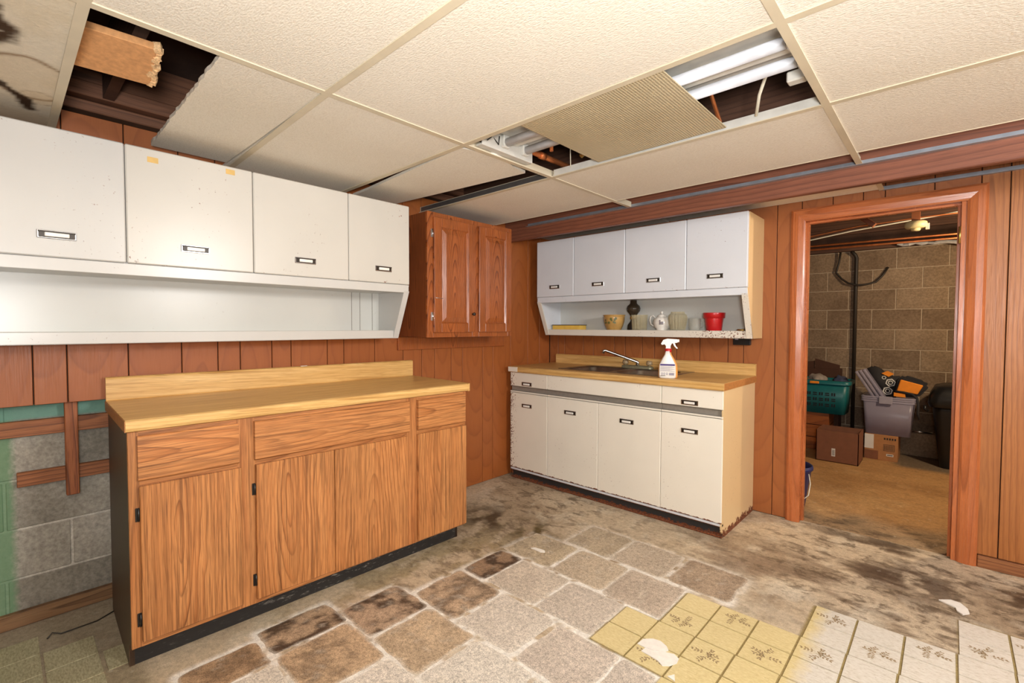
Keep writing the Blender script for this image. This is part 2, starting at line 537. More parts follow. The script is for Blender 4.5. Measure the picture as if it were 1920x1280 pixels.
class MB:
    def __init__(self):
        self.bm = bmesh.new()
        self.mi = 0

    def faces_done(self, fs):
        for f in fs:
            f.material_index = self.mi

    def box(self, x0, x1, y0, y1, z0, z1, bev=0.0, seg=1):
        before = set(self.bm.faces)
        r = bmesh.ops.create_cube(self.bm, size=1.0)
        vs = r['verts']
        for v in vs:
            v.co = Vector((x0 + (v.co.x + .5) * (x1 - x0), y0 + (v.co.y + .5) * (y1 - y0), z0 + (v.co.z + .5) * (z1 - z0)))
        if bev:
            es = list({e for v in vs for e in v.link_edges})
            bmesh.ops.bevel(self.bm, geom=es, offset=bev, segments=seg, affect='EDGES', profile=0.5)
        self.faces_done(set(self.bm.faces) - before)
        return self

    def obox(self, c, sx, sy, sz, rot, bev=0.0):
        """box of a given size about c, turned by an euler"""
        before = set(self.bm.verts)
        self.box(-sx / 2, sx / 2, -sy / 2, sy / 2, -sz / 2, sz / 2, bev)
        m = Matrix.Translation(Vector(c)) @ Euler(rot).to_matrix().to_4x4()
        for v in set(self.bm.verts) - before:
            v.co = m @ v.co
        return self

    def prism(self, poly, axis, a0, a1):
        """closed 2-D outline swept along an axis; poly in the other two axes (in xyz order)"""
        def P(p, a):
            return {'X': (a, p[0], p[1]), 'Y': (p[0], a, p[1]), 'Z': (p[0], p[1], a)}[axis]
        A = [self.bm.verts.new(P(p, a0)) for p in poly]
        B = [self.bm.verts.new(P(p, a1)) for p in poly]
        n = len(poly)
        fs = [self.bm.faces.new(A), self.bm.faces.new(B[::-1])]
        for i in range(n):
            j = (i + 1) % n
            fs.append(self.bm.faces.new((A[j], A[i], B[i], B[j])))
        bmesh.ops.recalc_face_normals(self.bm, faces=fs)
        self.faces_done(fs)
        return self

    def lathe(self, prof, c, seg=28, close=True, sq=1.0, rib=0, ramp=0.0):
        """profile [(r, z)] turned about the vertical through c"""
        rings = []
        for r, z in prof:
            if r < 1e-5:
                rings.append([self.bm.verts.new((c[0], c[1], c[2] + z))])
            else:
                ring = []
                for i in range(seg):
                    a = 2 * math.pi * i / seg
                    q = r * (1 + (ramp if rib and (i % rib == 0) else 0))
                    ring.append(self.bm.verts.new((c[0] + q * math.cos(a), c[1] + sq * q * math.sin(a), c[2] + z)))
                rings.append(ring)
        fs = []
        for A, B in zip(rings, rings[1:]):
            for i in range(seg):
                j = (i + 1) % seg
                if len(A) == 1 and len(B) == 1:
                    continue
                if len(A) == 1:
                    fs.append(self.bm.faces.new((A[0], B[i], B[j])))
                elif len(B) == 1:
                    fs.append(self.bm.faces.new((A[i], A[j], B[0])))
                else:
                    fs.append(self.bm.faces.new((A[i], A[j], B[j], B[i])))
        for f in fs:
            f.smooth = True
        bmesh.ops.recalc_face_normals(self.bm, faces=fs)
        self.faces_done(fs)
        return self

    def tube(self, pts, r, seg=10, cap=True):
        pts = [Vector(p) for p in pts]
        n = len(pts)
        rs = r if isinstance(r, (list, tuple)) else [r] * n
        rings = []
        ref = None
        for i, p in enumerate(pts):
            d = (pts[min(i + 1, n - 1)] - pts[max(i - 1, 0)]).normalized()
            if ref is None:
                ref = Vector((0, 0, 1)) if abs(d.z) < 0.9 else Vector((1, 0, 0))
            a = (ref - d * ref.dot(d)).normalized()
            ref = a
            b = d.cross(a)
            rings.append([self.bm.verts.new(p + (a * math.cos(t) + b * math.sin(t)) * rs[i])
                          for t in (2 * math.pi * k / seg for k in range(seg))])
        fs = []
        for A, B in zip(rings, rings[1:]):
            for i in range(seg):
                j = (i + 1) % seg
                fs.append(self.bm.faces.new((A[i], A[j], B[j], B[i])))
        if cap:
            fs.append(self.bm.faces.new(rings[0][::-1]))
            fs.append(self.bm.faces.new(rings[-1]))
        for f in fs[:-2] if cap else fs:
            f.smooth = True
        bmesh.ops.recalc_face_normals(self.bm, faces=fs)
        self.faces_done(fs)
        return self

    def quad(self, *ps):
        f = self.bm.faces.new([self.bm.verts.new(p) for p in ps])
        self.faces_done([f])
        return self

    def m(self, i):
        self.mi = i
        return self

    def xf(self, mat):
        for v in self.bm.verts:
            v.co = mat @ v.co
        return self

    def build(self, name, mats, parent=None, origin=None):
        vs = self.bm.verts
        lo = Vector([min(v.co[i] for v in vs) for i in range(3)])
        hi = Vector([max(v.co[i] for v in vs) for i in range(3)])
        c = Vector(origin) if origin else (lo + hi) / 2
        if parent is None and origin is None:
            c.z = lo.z
        for v in vs:
            v.co -= c
        me = bpy.data.meshes.new(name)
        self.bm.to_mesh(me)
        self.bm.free()
        for mm in (mats if isinstance(mats, (list, tuple)) else [mats]):
            me.materials.append(M[mm])
        o = bpy.data.objects.new(name, me)
        COL.objects.link(o)
        ORG[o] = c
        if parent:
            o.parent = parent
            o.location = c - ORG[parent]
        else:
            o.location = c
        return o


def B(x0, x1, y0, y1, z0, z1, bev=0.0, seg=1):
    return MB().box(x0, x1, y0, y1, z0, z1, bev, seg)


# numpy value noise for painted grids
RNG = np.random.default_rng(5)
LAT = RNG.random((256, 256))


def vn(x, y, s, seed=0):
    x = np.asarray(x) * s + seed * 17.3
    y = np.asarray(y) * s + seed * 31.7
    i, j = np.floor(x).astype(int), np.floor(y).astype(int)
    fx, fy = x - i, y - j
    fx, fy = fx * fx * (3 - 2 * fx), fy * fy * (3 - 2 * fy)
    g = lambda a, b: LAT[a % 256, b % 256]
    return (g(i, j) * (1 - fx) + g(i + 1, j) * fx) * (1 - fy) + (g(i, j + 1) * (1 - fx) + g(i + 1, j + 1) * fx) * fy


def fbm(x, y, s, oct=4, seed=0, gain=0.55):
    t, a, n = 0, 1, 0
    for k in range(oct):
        t = t + a * vn(x, y, s * 2 ** k, seed + k)
        n += a
        a *= gain
    return t / n


def sst(v, a, b):
    t = np.clip((v - a) / (b - a), 0, 1)
    return t * t * (3 - 2 * t)


def blend(c, m, col):
    return c * (1 - m[..., None]) + np.array(col[:3]) * m[..., None]


def painted_grid(name, xs, ys, z, colfn, mat, parent=None, kind=None, thick=0.0, zfn=None):
    X, Y = np.meshgrid(xs, ys, indexing='ij')
    nx, ny = len(xs), len(ys)
    Z = np.full_like(X, z) if zfn is None else zfn(X, Y)
    c = Vector(((xs[0] + xs[-1]) / 2, (ys[0] + ys[-1]) / 2, z))
    co = np.stack([X - c.x, Y - c.y, Z - c.z], -1).reshape(-1, 3)
    idx = np.arange(nx * ny).reshape(nx, ny)
    q = np.stack([idx[:-1, :-1], idx[1:, :-1], idx[1:, 1:], idx[:-1, 1:]], -1).reshape(-1, 4)
    me = bpy.data.meshes.new(name)
    me.vertices.add(len(co))
    me.vertices.foreach_set('co', co.ravel())
    me.loops.add(q.size)
    me.loops.foreach_set('vertex_index', q.ravel().astype(np.int32))
    me.polygons.add(len(q))
    me.polygons.foreach_set('loop_start', np.arange(0, q.size, 4, dtype=np.int32))
    me.polygons.foreach_set('loop_total', np.full(len(q), 4, dtype=np.int32))
    me.update()
    C = colfn(X, Y)
    C = C.reshape(-1, C.shape[-1])
    if C.shape[1] == 3:
        C = np.concatenate([C, np.ones((len(C), 1))], 1)
    at = me.color_attributes.new('Col', 'FLOAT_COLOR', 'POINT')
    at.data.foreach_set('color', C.astype(np.float32).ravel())
    me.materials.append(M[mat])
    o = bpy.data.objects.new(name, me)
    COL.objects.link(o)
    ORG[o] = c
    if parent:
        o.parent = parent
        o.location = c - ORG[parent]
    else:
        o.location = c
    return meta(o, kind=kind)


XL, YB = -2.70, 3.43        # panel faces of the two walls
ZC = 2.02                   # suspended ceiling

# ------------------------------------------------------------------ floor
PATCH = [  # x0, x1, y0, y1, colour, dark mottling
    (-1.97, -1.81, .40, .65, (168, 140, 110), .45), (-1.79, -1.50, .37, .65, (208, 200, 188), .05),
    (-2.02, -1.84, .675, .96, (172, 148, 122), .95), (-1.82, -1.53, .675, .96, (186, 160, 130), .5), (-1.51, -1.22, .675, .96, (212, 204, 193), .05),
    (-1.92, -1.67, .975, 1.26, (174, 150, 126), .95), (-1.65, -1.365, .975, 1.26, (192, 170, 142), .25), (-1.345, -1.06, .975, 1.26, (210, 203, 192), .05), (-1.04, -.74, .975, 1.26, (206, 198, 186), .1),
    (-1.80, -1.51, 1.28, 1.56, (180, 156, 130), .65), (-1.49, -1.19, 1.28, 1.56, (206, 197, 185), .1), (-1.165, -.88, 1.28, 1.55, (198, 186, 173), .12), (-.865, -.735, 1.28, 1.55, (200, 189, 176), .12),
    (-1.80, -1.645, 1.585, 1.86, (146, 120, 96), .95), (-1.63, -1.335, 1.585, 1.86, (200, 188, 172), .15), (-1.32, -1.035, 1.585, 1.86, (194, 183, 170), .12),
    (-1.47, -1.175, 1.885, 2.165, (188, 172, 150), .15), (-1.165, -.885, 1.88, 2.16, (184, 169, 152), .14), (-1.80, -1.49, 1.885, 2.165, (184, 168, 142), .25),
    (-1.305, -1.015, 2.19, 2.475, (184, 169, 150), .14), (-.99, -.70, 2.19, 2.475, (166, 146, 124), .3), (-1.60, -1.32, 2.19, 2.475, (180, 164, 140), .2),
]
VINYL = [(1.26, 1.565, -.725), (1.565, 1.858, -1.025), (1.858, 2.152, -.87), (2.152, 2.442, -.41), (2.442, 2.732, .05)]


def floor_col(X, Y):
    C = np.zeros(X.shape + (3,)) + np.array(rgb(192, 174, 148)[:3])
    a = fbm(X, Y, 2.2, 5, 1)
    b = fbm(X * 1.6 + Y * .5, Y - X * .3, 7, 5, 9)
    C = blend(C, sst(a, .42, .66) * .55, rgb(140, 116, 88))
    C = blend(C, sst(b, .55, .72) * .5, rgb(206, 194, 172))
    # olive film in front of the wooden cabinet
    m = sst(X, -1.62, -1.86) * sst(Y, .6, 1.0) * sst(Y, 2.35, 1.9)
    C = blend(C, m * sst(b, .35, .55) * .6, rgb(140, 122, 84))
    m = np.exp(-(((X + 1.83) / .15) ** 2 + ((Y - 2.17) / .12) ** 2))
    C = blend(C, np.clip(m * 1.4 * sst(b, .38, .6), 0, 1), rgb(92, 76, 42))
    m = np.exp(-(((X + 2.16) / .22) ** 2 + ((Y - 2.12) / .16) ** 2))
    C = blend(C, np.clip(m * 1.3 * sst(b, .4, .62), 0, 1), rgb(84, 66, 46))
    # wet brown-black blotches by the doorway
    c2 = fbm(X * .9 + Y * .25, Y * 2.2, 3.4, 5, 21)
    m = sst(X, -.95, -.1) * sst(Y, 2.25, 2.65) * sst(Y, 3.75, 3.35)
    C = blend(C, np.clip(m * sst(c2, .46, .60) * .95, 0, 1), rgb(92, 72, 52))
    C = blend(C, np.clip(m * sst(c2, .60, .70) * .7, 0, 1), rgb(62, 46, 34))
    m = np.exp(-(((X + .05) / .26) ** 2 + ((Y - 3.0) / .26) ** 2))
    C = blend(C, np.clip(m * sst(b, .42, .58), 0, 1) * .85, rgb(80, 60, 44))
    m = np.exp(-(((X + .75) / .40) ** 2 + ((Y - 2.62) / .26) ** 2))
    C = blend(C, np.clip(m * sst(c2, .40, .60), 0, 1) * .75, rgb(132, 108, 86))
    # salts between the tile imprints
    ins = np.zeros_like(X)
    near = np.full_like(X, 9.)
    for x0, x1, y0, y1, cc, mo in PATCH:
        dx = np.maximum(np.maximum(x0 - X, X - x1), 0)
        dy = np.maximum(np.maximum(y0 - Y, Y - y1), 0)
        near = np.minimum(near, np.hypot(dx, dy))
    e = sst(near, .040, .006) * sst(fbm(X, Y, 18, 4, 40), .30, .50)
    wl = .28 + .80 * sst(X + .35 * (2.0 - Y), -1.95, -1.35) * sst(Y, 2.7, 1.8)
    C = blend(C, np.clip(e * wl * 1.15, 0, 1), rgb(232, 228, 220))
    m = sst(Y, 1.5, .9) * sst(X, -1.75, -1.4)
    C = blend(C, m * .5 * sst(a, .3, .6), rgb(214, 208, 198))
    m = np.exp(-(((X + .42) / .34) ** 2 + ((Y - 2.40) / .17) ** 2))
    C = blend(C, np.clip(m * 1.1 * sst(b, .3, .6), 0, 1) * .7, rgb(196, 186, 168))
    # under the vinyl: dull olive joints
    for y0, y1, x0 in VINYL:
        m = (X > x0 - .004) & (Y > y0 - .004) & (Y < y1 + .004)
        C[m] = np.array(rgb(146, 128, 84)[:3])
    # strip left of the cabinet blended to grey-brown
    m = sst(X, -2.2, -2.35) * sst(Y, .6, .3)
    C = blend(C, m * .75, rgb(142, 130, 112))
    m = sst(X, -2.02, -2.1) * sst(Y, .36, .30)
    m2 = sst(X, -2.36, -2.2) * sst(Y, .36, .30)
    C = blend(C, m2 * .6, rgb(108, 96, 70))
    C = C * (0.9 + .2 * fbm(X, Y, 40, 3, 60))[..., None]
    A = .30 + .7 * sst(X, -.9, -.3) * sst(Y, 2.3, 2.7) + .5 * sst(X, -1.6, -1.85) + .25 * sst(Y, 2.2, 2.6)
    A = A * (1 - .8 * e) * sst(X + Y * .4, -1.6, -.9) ** .15
    for y0, y1, x0 in VINYL:
        A[(X > x0 - .004) & (Y > y0 - .004) & (Y < y1 + .004)] = .1
    return np.concatenate([C, np.clip(A, 0, 1)[..., None]], -1)


floor = painted_grid('floor', np.linspace(-2.82, 2.1, 420), np.linspace(-2.3, 3.47, 480), 0.0, floor_col, 'floor', kind='structure')


def store_col(X, Y):
    C = np.zeros(X.shape + (3,)) + np.array(rgb(186, 142, 92)[:3])
    a = fbm(X, Y * 1.5, 2.0, 5, 71)
    b = fbm(X, Y, 6, 4, 75)
    C = blend(C, sst(a, .45, .7) * .5, rgb(146, 104, 62))
    C = blend(C, sst(b, .55, .75) * .35, rgb(210, 172, 122))
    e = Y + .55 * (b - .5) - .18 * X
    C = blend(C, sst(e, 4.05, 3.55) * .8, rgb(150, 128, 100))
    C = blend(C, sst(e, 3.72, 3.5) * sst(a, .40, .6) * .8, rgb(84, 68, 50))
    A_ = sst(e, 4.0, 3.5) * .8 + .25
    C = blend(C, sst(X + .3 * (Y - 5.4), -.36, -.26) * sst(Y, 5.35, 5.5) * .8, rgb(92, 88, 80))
    return np.concatenate([C, A_[..., None]], -1)


floor2 = painted_grid('floor', np.linspace(-2.4, 1.6, 130), np.linspace(3.47, 6.3, 110), 0.0, store_col, 'floor', kind='structure')

# vinyl cells, plain and printed, each its own piece
CELL = .1465


def vinyl_mesh(printed, seed):
    rnd = random.Random(seed)
    mb = MB().box(-CELL / 2 + .0025, CELL / 2 - .0025, -CELL / 2 + .0025, CELL / 2 - .0025, 0, .0035)
    if printed:
        mb.m(1)
        z = .0039
        def leaf(x, y, a, L, W):
            ca, sa = math.cos(a), math.sin(a)
            pts = [(0, 0), (.5 * L, W), (L, 0), (.5 * L, -W)]
            mb.quad(*[(x + ca * u - sa * v, y + sa * u + ca * v, z) for u, v in pts])
        for s in range(5):
            a0 = rnd.uniform(-.4, .4) + s * 1.26
            x, y = rnd.uniform(-.012, .012), rnd.uniform(-.010, .010)
            for k in range(4):
                a0 += rnd.uniform(-.25, .25)
                nx_, ny_ = x + .0105 * math.cos(a0), y + .0105 * math.sin(a0)
                leaf(x, y, a0, .0105, .0005)
                leaf(nx_, ny_, a0 + rnd.uniform(.5, 1.3), rnd.uniform(.010, .016), .0036)
                leaf(nx_, ny_, a0 - rnd.uniform(.5, 1.3), rnd.uniform(.010, .016), .0036)
                x, y = nx_, ny_
    me = bpy.data.meshes.new('vinyl_tile')
    mb.bm.to_mesh(me)
    mb.bm.free()
    me.materials.append(M['vinyl'])
    me.materials.append(M['leaf_print'])
    return me


VM = [vinyl_mesh(False, 1)] + [vinyl_mesh(True, s) for s in (2, 3, 4, 5)]


def vinyl_cell(x, y, k):
    o = bpy.data.objects.new('vinyl_tile', VM[k])
    COL.objects.link(o)
    o.parent = floor
    o.location = Vector((x, y, 0.0)) - ORG[floor]
    return o


cnt = 0
for ri, (y0, y1, x0) in enumerate(VINYL):
    for sy in range(2):
        y = y0 + (sy + .5) * (y1 - y0) / 2
        for i in range(11):
            x = x0 + (i + .5) * .1525
            if x > .62:
                break
            if ri == 4 and (i > 1 and sy == 1):
                continue
            pr = (i + sy + ri) % 2 == 0 and not (ri == 1 and i == 0 and sy == 1)
            k = 1 + (i * 3 + sy + ri) % 4 if pr else 0
            o = vinyl_cell(x, y, k)
            o.scale = (1.026 if i % 2 else 1.012, ((y1 - y0) / 2 - .0065) / .1415, 1)
            o.rotation_euler = (0, 0, (cnt % 2) * math.pi)
            cnt += 1
for (x, y) in ((-2.26, .155), (-2.41, .155), (-2.26, .005), (-2.41, .005), (-2.56, .005), (-2.26, .31), (-2.11, .155), (-2.03, .30), (-1.88, .25)):
    if not (x > -2.16 and x < -2.0 and y > .29):
        vinyl_cell(x, y, 0)


def patch(x0, x1, y0, y1, colr, mot, seed):
    n = 22
    u = np.linspace(-1, 1, n)
    U, V = np.meshgrid(u, u, indexing='ij')
    # rounded square
    r = .22
    k = np.maximum(np.abs(U), np.abs(V))
    ang = np.arctan2(V, U)
    p = 16.0
    su = np.sign(U) * np.abs(U)
    lp = (np.abs(U) ** p + np.abs(V) ** p) ** (1 / p)
    s = np.where(k > 1e-6, k / np.maximum(lp, 1e-6), 1)
    wob = 1 + .07 * (fbm(U * 1.0 + seed, V * 1.0, 2.0, 3, seed) - .5) * k * 2
    X = (x0 + x1) / 2 + U * s * wob * (x1 - x0) / 2
    Y = (y0 + y1) / 2 + V * s * wob * (y1 - y0) / 2
    Z = np.where(k > .995, .0004, .0016)
    C = np.zeros(X.shape + (3,)) + np.array(rgb(*colr)[:3])
    a = fbm(X, Y, 11, 5, seed + 3, .65)
    b = fbm(X, Y, 26, 4, seed + 9)
    C = blend(C, sst(.6 * a + .4 * b, .42, .58) * mot, rgb(72, 54, 40))
    C = blend(C, sst(b, .60, .78) * .35, rgb(206, 196, 180))
    e = sst(k + .20 * (b - .5), .92, 1.02)
    C = blend(C, e * .55, rgb(222, 216, 204))
    co = np.stack([X, Y, Z], -1).reshape(-1, 3)
    c = np.array([(x0 + x1) / 2, (y0 + y1) / 2, 0])
    idx = np.arange(n * n).reshape(n, n)
    q = np.stack([idx[:-1, :-1], idx[1:, :-1], idx[1:, 1:], idx[:-1, 1:]], -1).reshape(-1, 4)
    me = bpy.data.meshes.new('tile_imprint')
    me.from_pydata((co - c).tolist(), [], q.tolist())
    at = me.color_attributes.new('Col', 'FLOAT_COLOR', 'POINT')
    at.data.foreach_set('color', np.concatenate([C.reshape(-1, 3), np.ones((n * n, 1))], 1).astype(np.float32).ravel())
    me.materials.append(M['patch'])
    o = bpy.data.objects.new('tile_imprint', me)
    COL.objects.link(o)
    o.parent = floor
    o.location = Vector(c) - ORG[floor]
    return o


for i, (x0, x1, y0, y1, cc_, mo_) in enumerate(PATCH):
    patch(x0 - .003, x1 + .003, y0 - .003, y1 + .003, cc_, mo_, 100 + i * 7)

# ------------------------------------------------------------------ left wall
wl = meta(B(-2.95, -2.806, -2.3, 3.55, 0, 2.45).build('wall_left', 'mortar_g', origin=(-2.88, .6, 0)), kind='structure')
cb_cache = {}


def cblock(parent, x, y0, y1, z0, z1, mat, axis):
    key = (round(y1 - y0, 3), round(z1 - z0, 3), mat, axis)
    w_, h_ = y1 - y0, z1 - z0
    if key not in cb_cache:
        mb = MB()
        if axis == 'X':
            mb.box(-.006, .006, -w_ / 2 + .004, w_ / 2 - .004, -h_ / 2 + .004, h_ / 2 - .004, .003)
        else:
            mb.box(-w_ / 2 + .004, w_ / 2 - .004, -.006, .006, -h_ / 2 + .004, h_ / 2 - .004, .003)
        me = bpy.data.meshes.new('concrete_block')
        mb.bm.to_mesh(me)
        mb.bm.free()
        me.materials.append(M[mat])
        cb_cache[key] = me
    o = bpy.data.objects.new('concrete_block', cb_cache[key])
    COL.objects.link(o)
    o.parent = parent
    c = Vector((x, (y0 + y1) / 2, (z0 + z1) / 2)) if axis == 'X' else Vector(((y0 + y1) / 2, x, (z0 + z1) / 2))
    o.location = c - ORG[parent]
    return o


zj = [0.0, .19, .395, .60, .803, 1.005]
for k in range(5):
    off = .195 if k % 2 else -.003
    for n in range(-2, 2):
        y0 = off + n * .397
        cblock(wl, -2.8085, y0, y0 + .397, zj[k], zj[k + 1], 'cblock', 'X')
# furring strips
B(-2.795, -2.768, -.9, .95, .783, .847, .002).build('furring_strip', 'furring', wl)
B(-2.795, -2.768, .033, .95, .577, .635, .002).build('furring_strip', 'furring', wl)
B(-2.795, -2.768, -.9, .95, 0.002, .062, .002).build('furring_strip', 'plate', wl)
B(-2.766, -2.738, .177, .219, .515, .95, .003).build('furring_strip', 'furring_v', wl)
# panelling backing behind planks, then the planks themselves
B(-2.74, -2.708, .95, 3.47, 0.0, 2.12).build('panel_backing', 'wallback', wl)
B(-2.74, -2.708, -2.3, .95, .92, 2.12).build('panel_backing', 'wallback', wl)
gl = [-.62, -.42, -.21, -.11, .086, .187, .388, .589, .742, .844, 1.0, 1.102, 1.312, 1.416, 1.626, 1.84, 1.993, 2.105, 2.258, 2.367, 2.578, 2.691, 2.899, 3.117, 3.278, 3.425]
for a, b in zip(gl, gl[1:]):
    z0 = .917 if b < .6 else .004
    B(-2.708, XL, a + .002, b - .002, z0, 2.125, .0015).build('wall_plank', 'panel_l', wl)
B(XL, XL + .02, 1.79, 2.81, 1.078, 1.166, .003).build('ledger_board', wl and 'cherry', wl)
# sill boards above the panelling
B(-2.80, -2.70, -2.2, 3.4, 2.145, 2.19, .004).build('sill_board', 'joist_y', wl)
B(-2.80, -2.66, -2.2, 3.4, 2.195, 2.255, .004).build('sill_board', 'joist_y', wl)
B(-2.80, -2.74, -2.2, 3.4, 2.258, 2.43).build('rim_board', 'joist_y', wl)

# ------------------------------------------------------------------ back wall (door opening x -.677 .. .05, top 1.897)
DX0, DX1, DZ = -.677, .050, 1.897
mb = MB().box(-2.81, DX0 - .02, YB + .008, 3.53, 0, 2.45).box(DX1 + .02, 2.2, YB + .008, 3.53, 0, 2.45).box(DX0 - .02, DX1 + .02, YB + .008, 3.53, DZ + .02, 2.45)
wb = meta(mb.build('wall_back', 'wallback', origin=(-1.2, 3.47, 0)), kind='structure')
gb = [-2.70, -2.601, -2.53, -2.33, -2.227, -2.026, -1.928, -1.778, -1.675, -1.50, -1.326, -1.131, -1.03, -.838, -.70, -.538, -.39, -.29, -.08, .10, .204, .40, .61, .71, .92, 1.12, 1.32, 1.42, 1.62, 1.83, 2.1]
for a, b in zip(gb, gb[1:]):
    a2, b2 = a + .002, b - .002
    if b <= DX0 + .001 or a >= DX1 + .03:
        B(a2, b2, YB, YB + .008, .004 if a < 0 else .064, 2.4, .0015).build('wall_plank', 'panel_b' if a < 0 else 'panel_r', wb)
    else:
        B(a2, b2, YB, YB + .008, DZ + .02, 2.4, .0015).build('wall_plank', 'panel_b', wb)
B(DX1 + .02, .10, YB, YB + .008, .0, DZ + .02).build('wall_plank', 'panel_b', wb)
# bare board at the floor on the right
bb = meta(B(.130, 2.1, YB - .016, YB + .006, .0, .062, .003).build('baseboard_back', 'furring_x'), kind='structure')

# door casing
d1 = thing('door_1', None, None, ((DX0 + DX1) / 2, YB, 0))
d1['kind'] = 'structure'
TW = .078


def casing(pts_in, pts_out, y0, y1, name):
    """mitred casing length: crowned section between inner and outer edge"""
    (ax, az), (bx, bz) = pts_in
    (cx_, cz_), (dx_, dz_) = pts_out
    mb = MB()
    prof = [(0, y1), (0, y1 - .010), (.12, y1 - .016), (.5, y0), (.85, y0 + .002), (1, y0 + .010), (1, y1)]
    A = [mb.bm.verts.new((ax + (cx_ - ax) * t, y, az + (cz_ - az) * t)) for t, y in prof]
    Bv = [mb.bm.verts.new((bx + (dx_ - bx) * t, y, bz + (dz_ - bz) * t)) for t, y in prof]
    n = len(prof)
    fs = [mb.bm.faces.new(A), mb.bm.faces.new(Bv[::-1])]
    for i in range(n):
        j = (i + 1) % n
        fs.append(mb.bm.faces.new((A[j], A[i], Bv[i], Bv[j])))
    bmesh.ops.recalc_face_normals(mb.bm, faces=fs)
    return mb


yf = YB - .022
casing(((DX0, 0), (DX0, DZ)), ((DX0 - TW, 0), (DX0 - TW, DZ + TW)), yf, YB, '').build('side_casing', 'trim_v', d1)
casing(((DX1, 0), (DX1, DZ)), ((DX1 + TW, 0), (DX1 + TW, DZ + TW)), yf, YB, '').build('side_casing', 'trim_v', d1)
casing(((DX0, DZ), (DX1, DZ)), ((DX0 - TW, DZ + TW), (DX1 + TW, DZ + TW)), yf, YB, '').build('head_casing', 'trim_h', d1)
B(DX0 - .02, DX0, YB - .004, 3.54, 0, DZ, .001).build('jamb', 'trim_v', d1)
rj = B(DX1 - .022, DX1 + .02, YB - .004, 3.54, 0, DZ, .001).build('jamb', 'trim_v', d1)
B(DX0, DX1, YB - .004, 3.54, DZ, DZ + .02, .001).build('head_jamb', 'trim_h', d1)
B(DX1 - .036, DX1 - .022, 3.465, 3.51, 0, DZ - .012, .001).build('door_stop', 'trim_v', d1)
B(DX0, DX0 + .012, 3.465, 3.50, 0, DZ, .001).build('door_stop', 'trim_v', d1)
B(DX0 + .012, DX1 - .022, 3.465, 3.50, DZ - .012, DZ, .001).build('door_stop', 'trim_h', d1)
DX1 -= .022
for z in (1.68,):
    mb = MB().box(DX1 - .003, DX1, YB + .001, YB + .032, z, z + .088, .001)
    mb.tube([(DX1 - .004, YB - .004, z), (DX1 - .004, YB - .004, z + .088)], .005, 8)
    for k in (.02, .044, .068):
        mb.m(1).box(DX1 - .0045, DX1 - .003, YB + .012, YB + .019, z + k - .003, z + k + .003)
        mb.m(0)
    mb.build('hinge', ['brass', 'handle_dark'], d1)
B(DX1 - .0008, DX1, YB - .002, YB + .028, .96, 1.05).build('hinge_mortise', 'joist', d1)
DX1 += .022

# side and rear of the room, storage shell
meta(B(2.1, 2.2, -2.3, 3.53, 0, 2.45).build('wall_right', 'plainwall'), kind='structure')
meta(B(-2.95, 2.2, -2.4, -2.3, 0, 2.45).build('wall_front', 'plainwall'), kind='structure')
meta(B(-2.5, -2.4, 3.53, 6.3, 0, 2.45).build('wall_storage_left', 'mortar_s'), kind='structure')
meta(B(1.6, 1.7, 3.53, 6.3, 0, 2.45).build('wall_storage_right', 'mortar_s'), kind='structure')
ws = meta(B(-2.5, 1.7, 6.108, 6.3, 0, 2.45).build('wall_storage_back', 'mortar_s', origin=(-.4, 6.2, 0)), kind='structure')
for k in range(10):
    z0 = .203 * k
    off = -.39 - .020 if k % 2 else -.21
    for n in range(-3, 4):
        x0 = off + n * .389
        if x0 > .9 or x0 < -1.7:
            continue
        cblock(ws, 6.1105, x0, x0 + .389, z0, z0 + .203, 'cblock_s', 'Y')
B(-2.4, 1.6, 6.02, 6.10, 2.033, 2.075).build('sill_board', 'joist', ws)
B(-2.4, 1.6, 6.06, 6.10, 2.078, 2.43).build('rim_board', 'deck', ws)

# ------------------------------------------------------------------ ceiling
ceil = meta(B(-2.95, 2.2, -2.4, 6.3, 2.43, 2.48).build('ceiling', 'deck', origin=(-.4, 2, 2.43)), kind='structure')
for k in range(21):
    y = -2.1 + k * .406
    if 2.6 < y < 2.95:
        continue
    B(-2.66, 1.95, y - .019, y + .019, 2.20, 2.43).build('joist', 'joist', ceil)
XA, XB_, XD = -1.555, -.338, .88
TW2 = .0125
colx = [(-2.70, XA), (XA, XB_), (XB_, XD), (XD, 2.1)]
rowy = [-2.29, -1.68, -1.07, -.46, .155, .762, 1.375, 1.985, 2.62]


def ctile(x0, x1, y0, y1, z=ZC):
    return B(x0 + .004, x1 - .004, y0 + .004, y1 - .004, z + .001, z + .016, .001).build('ceiling_tile', 'tile', ceil)


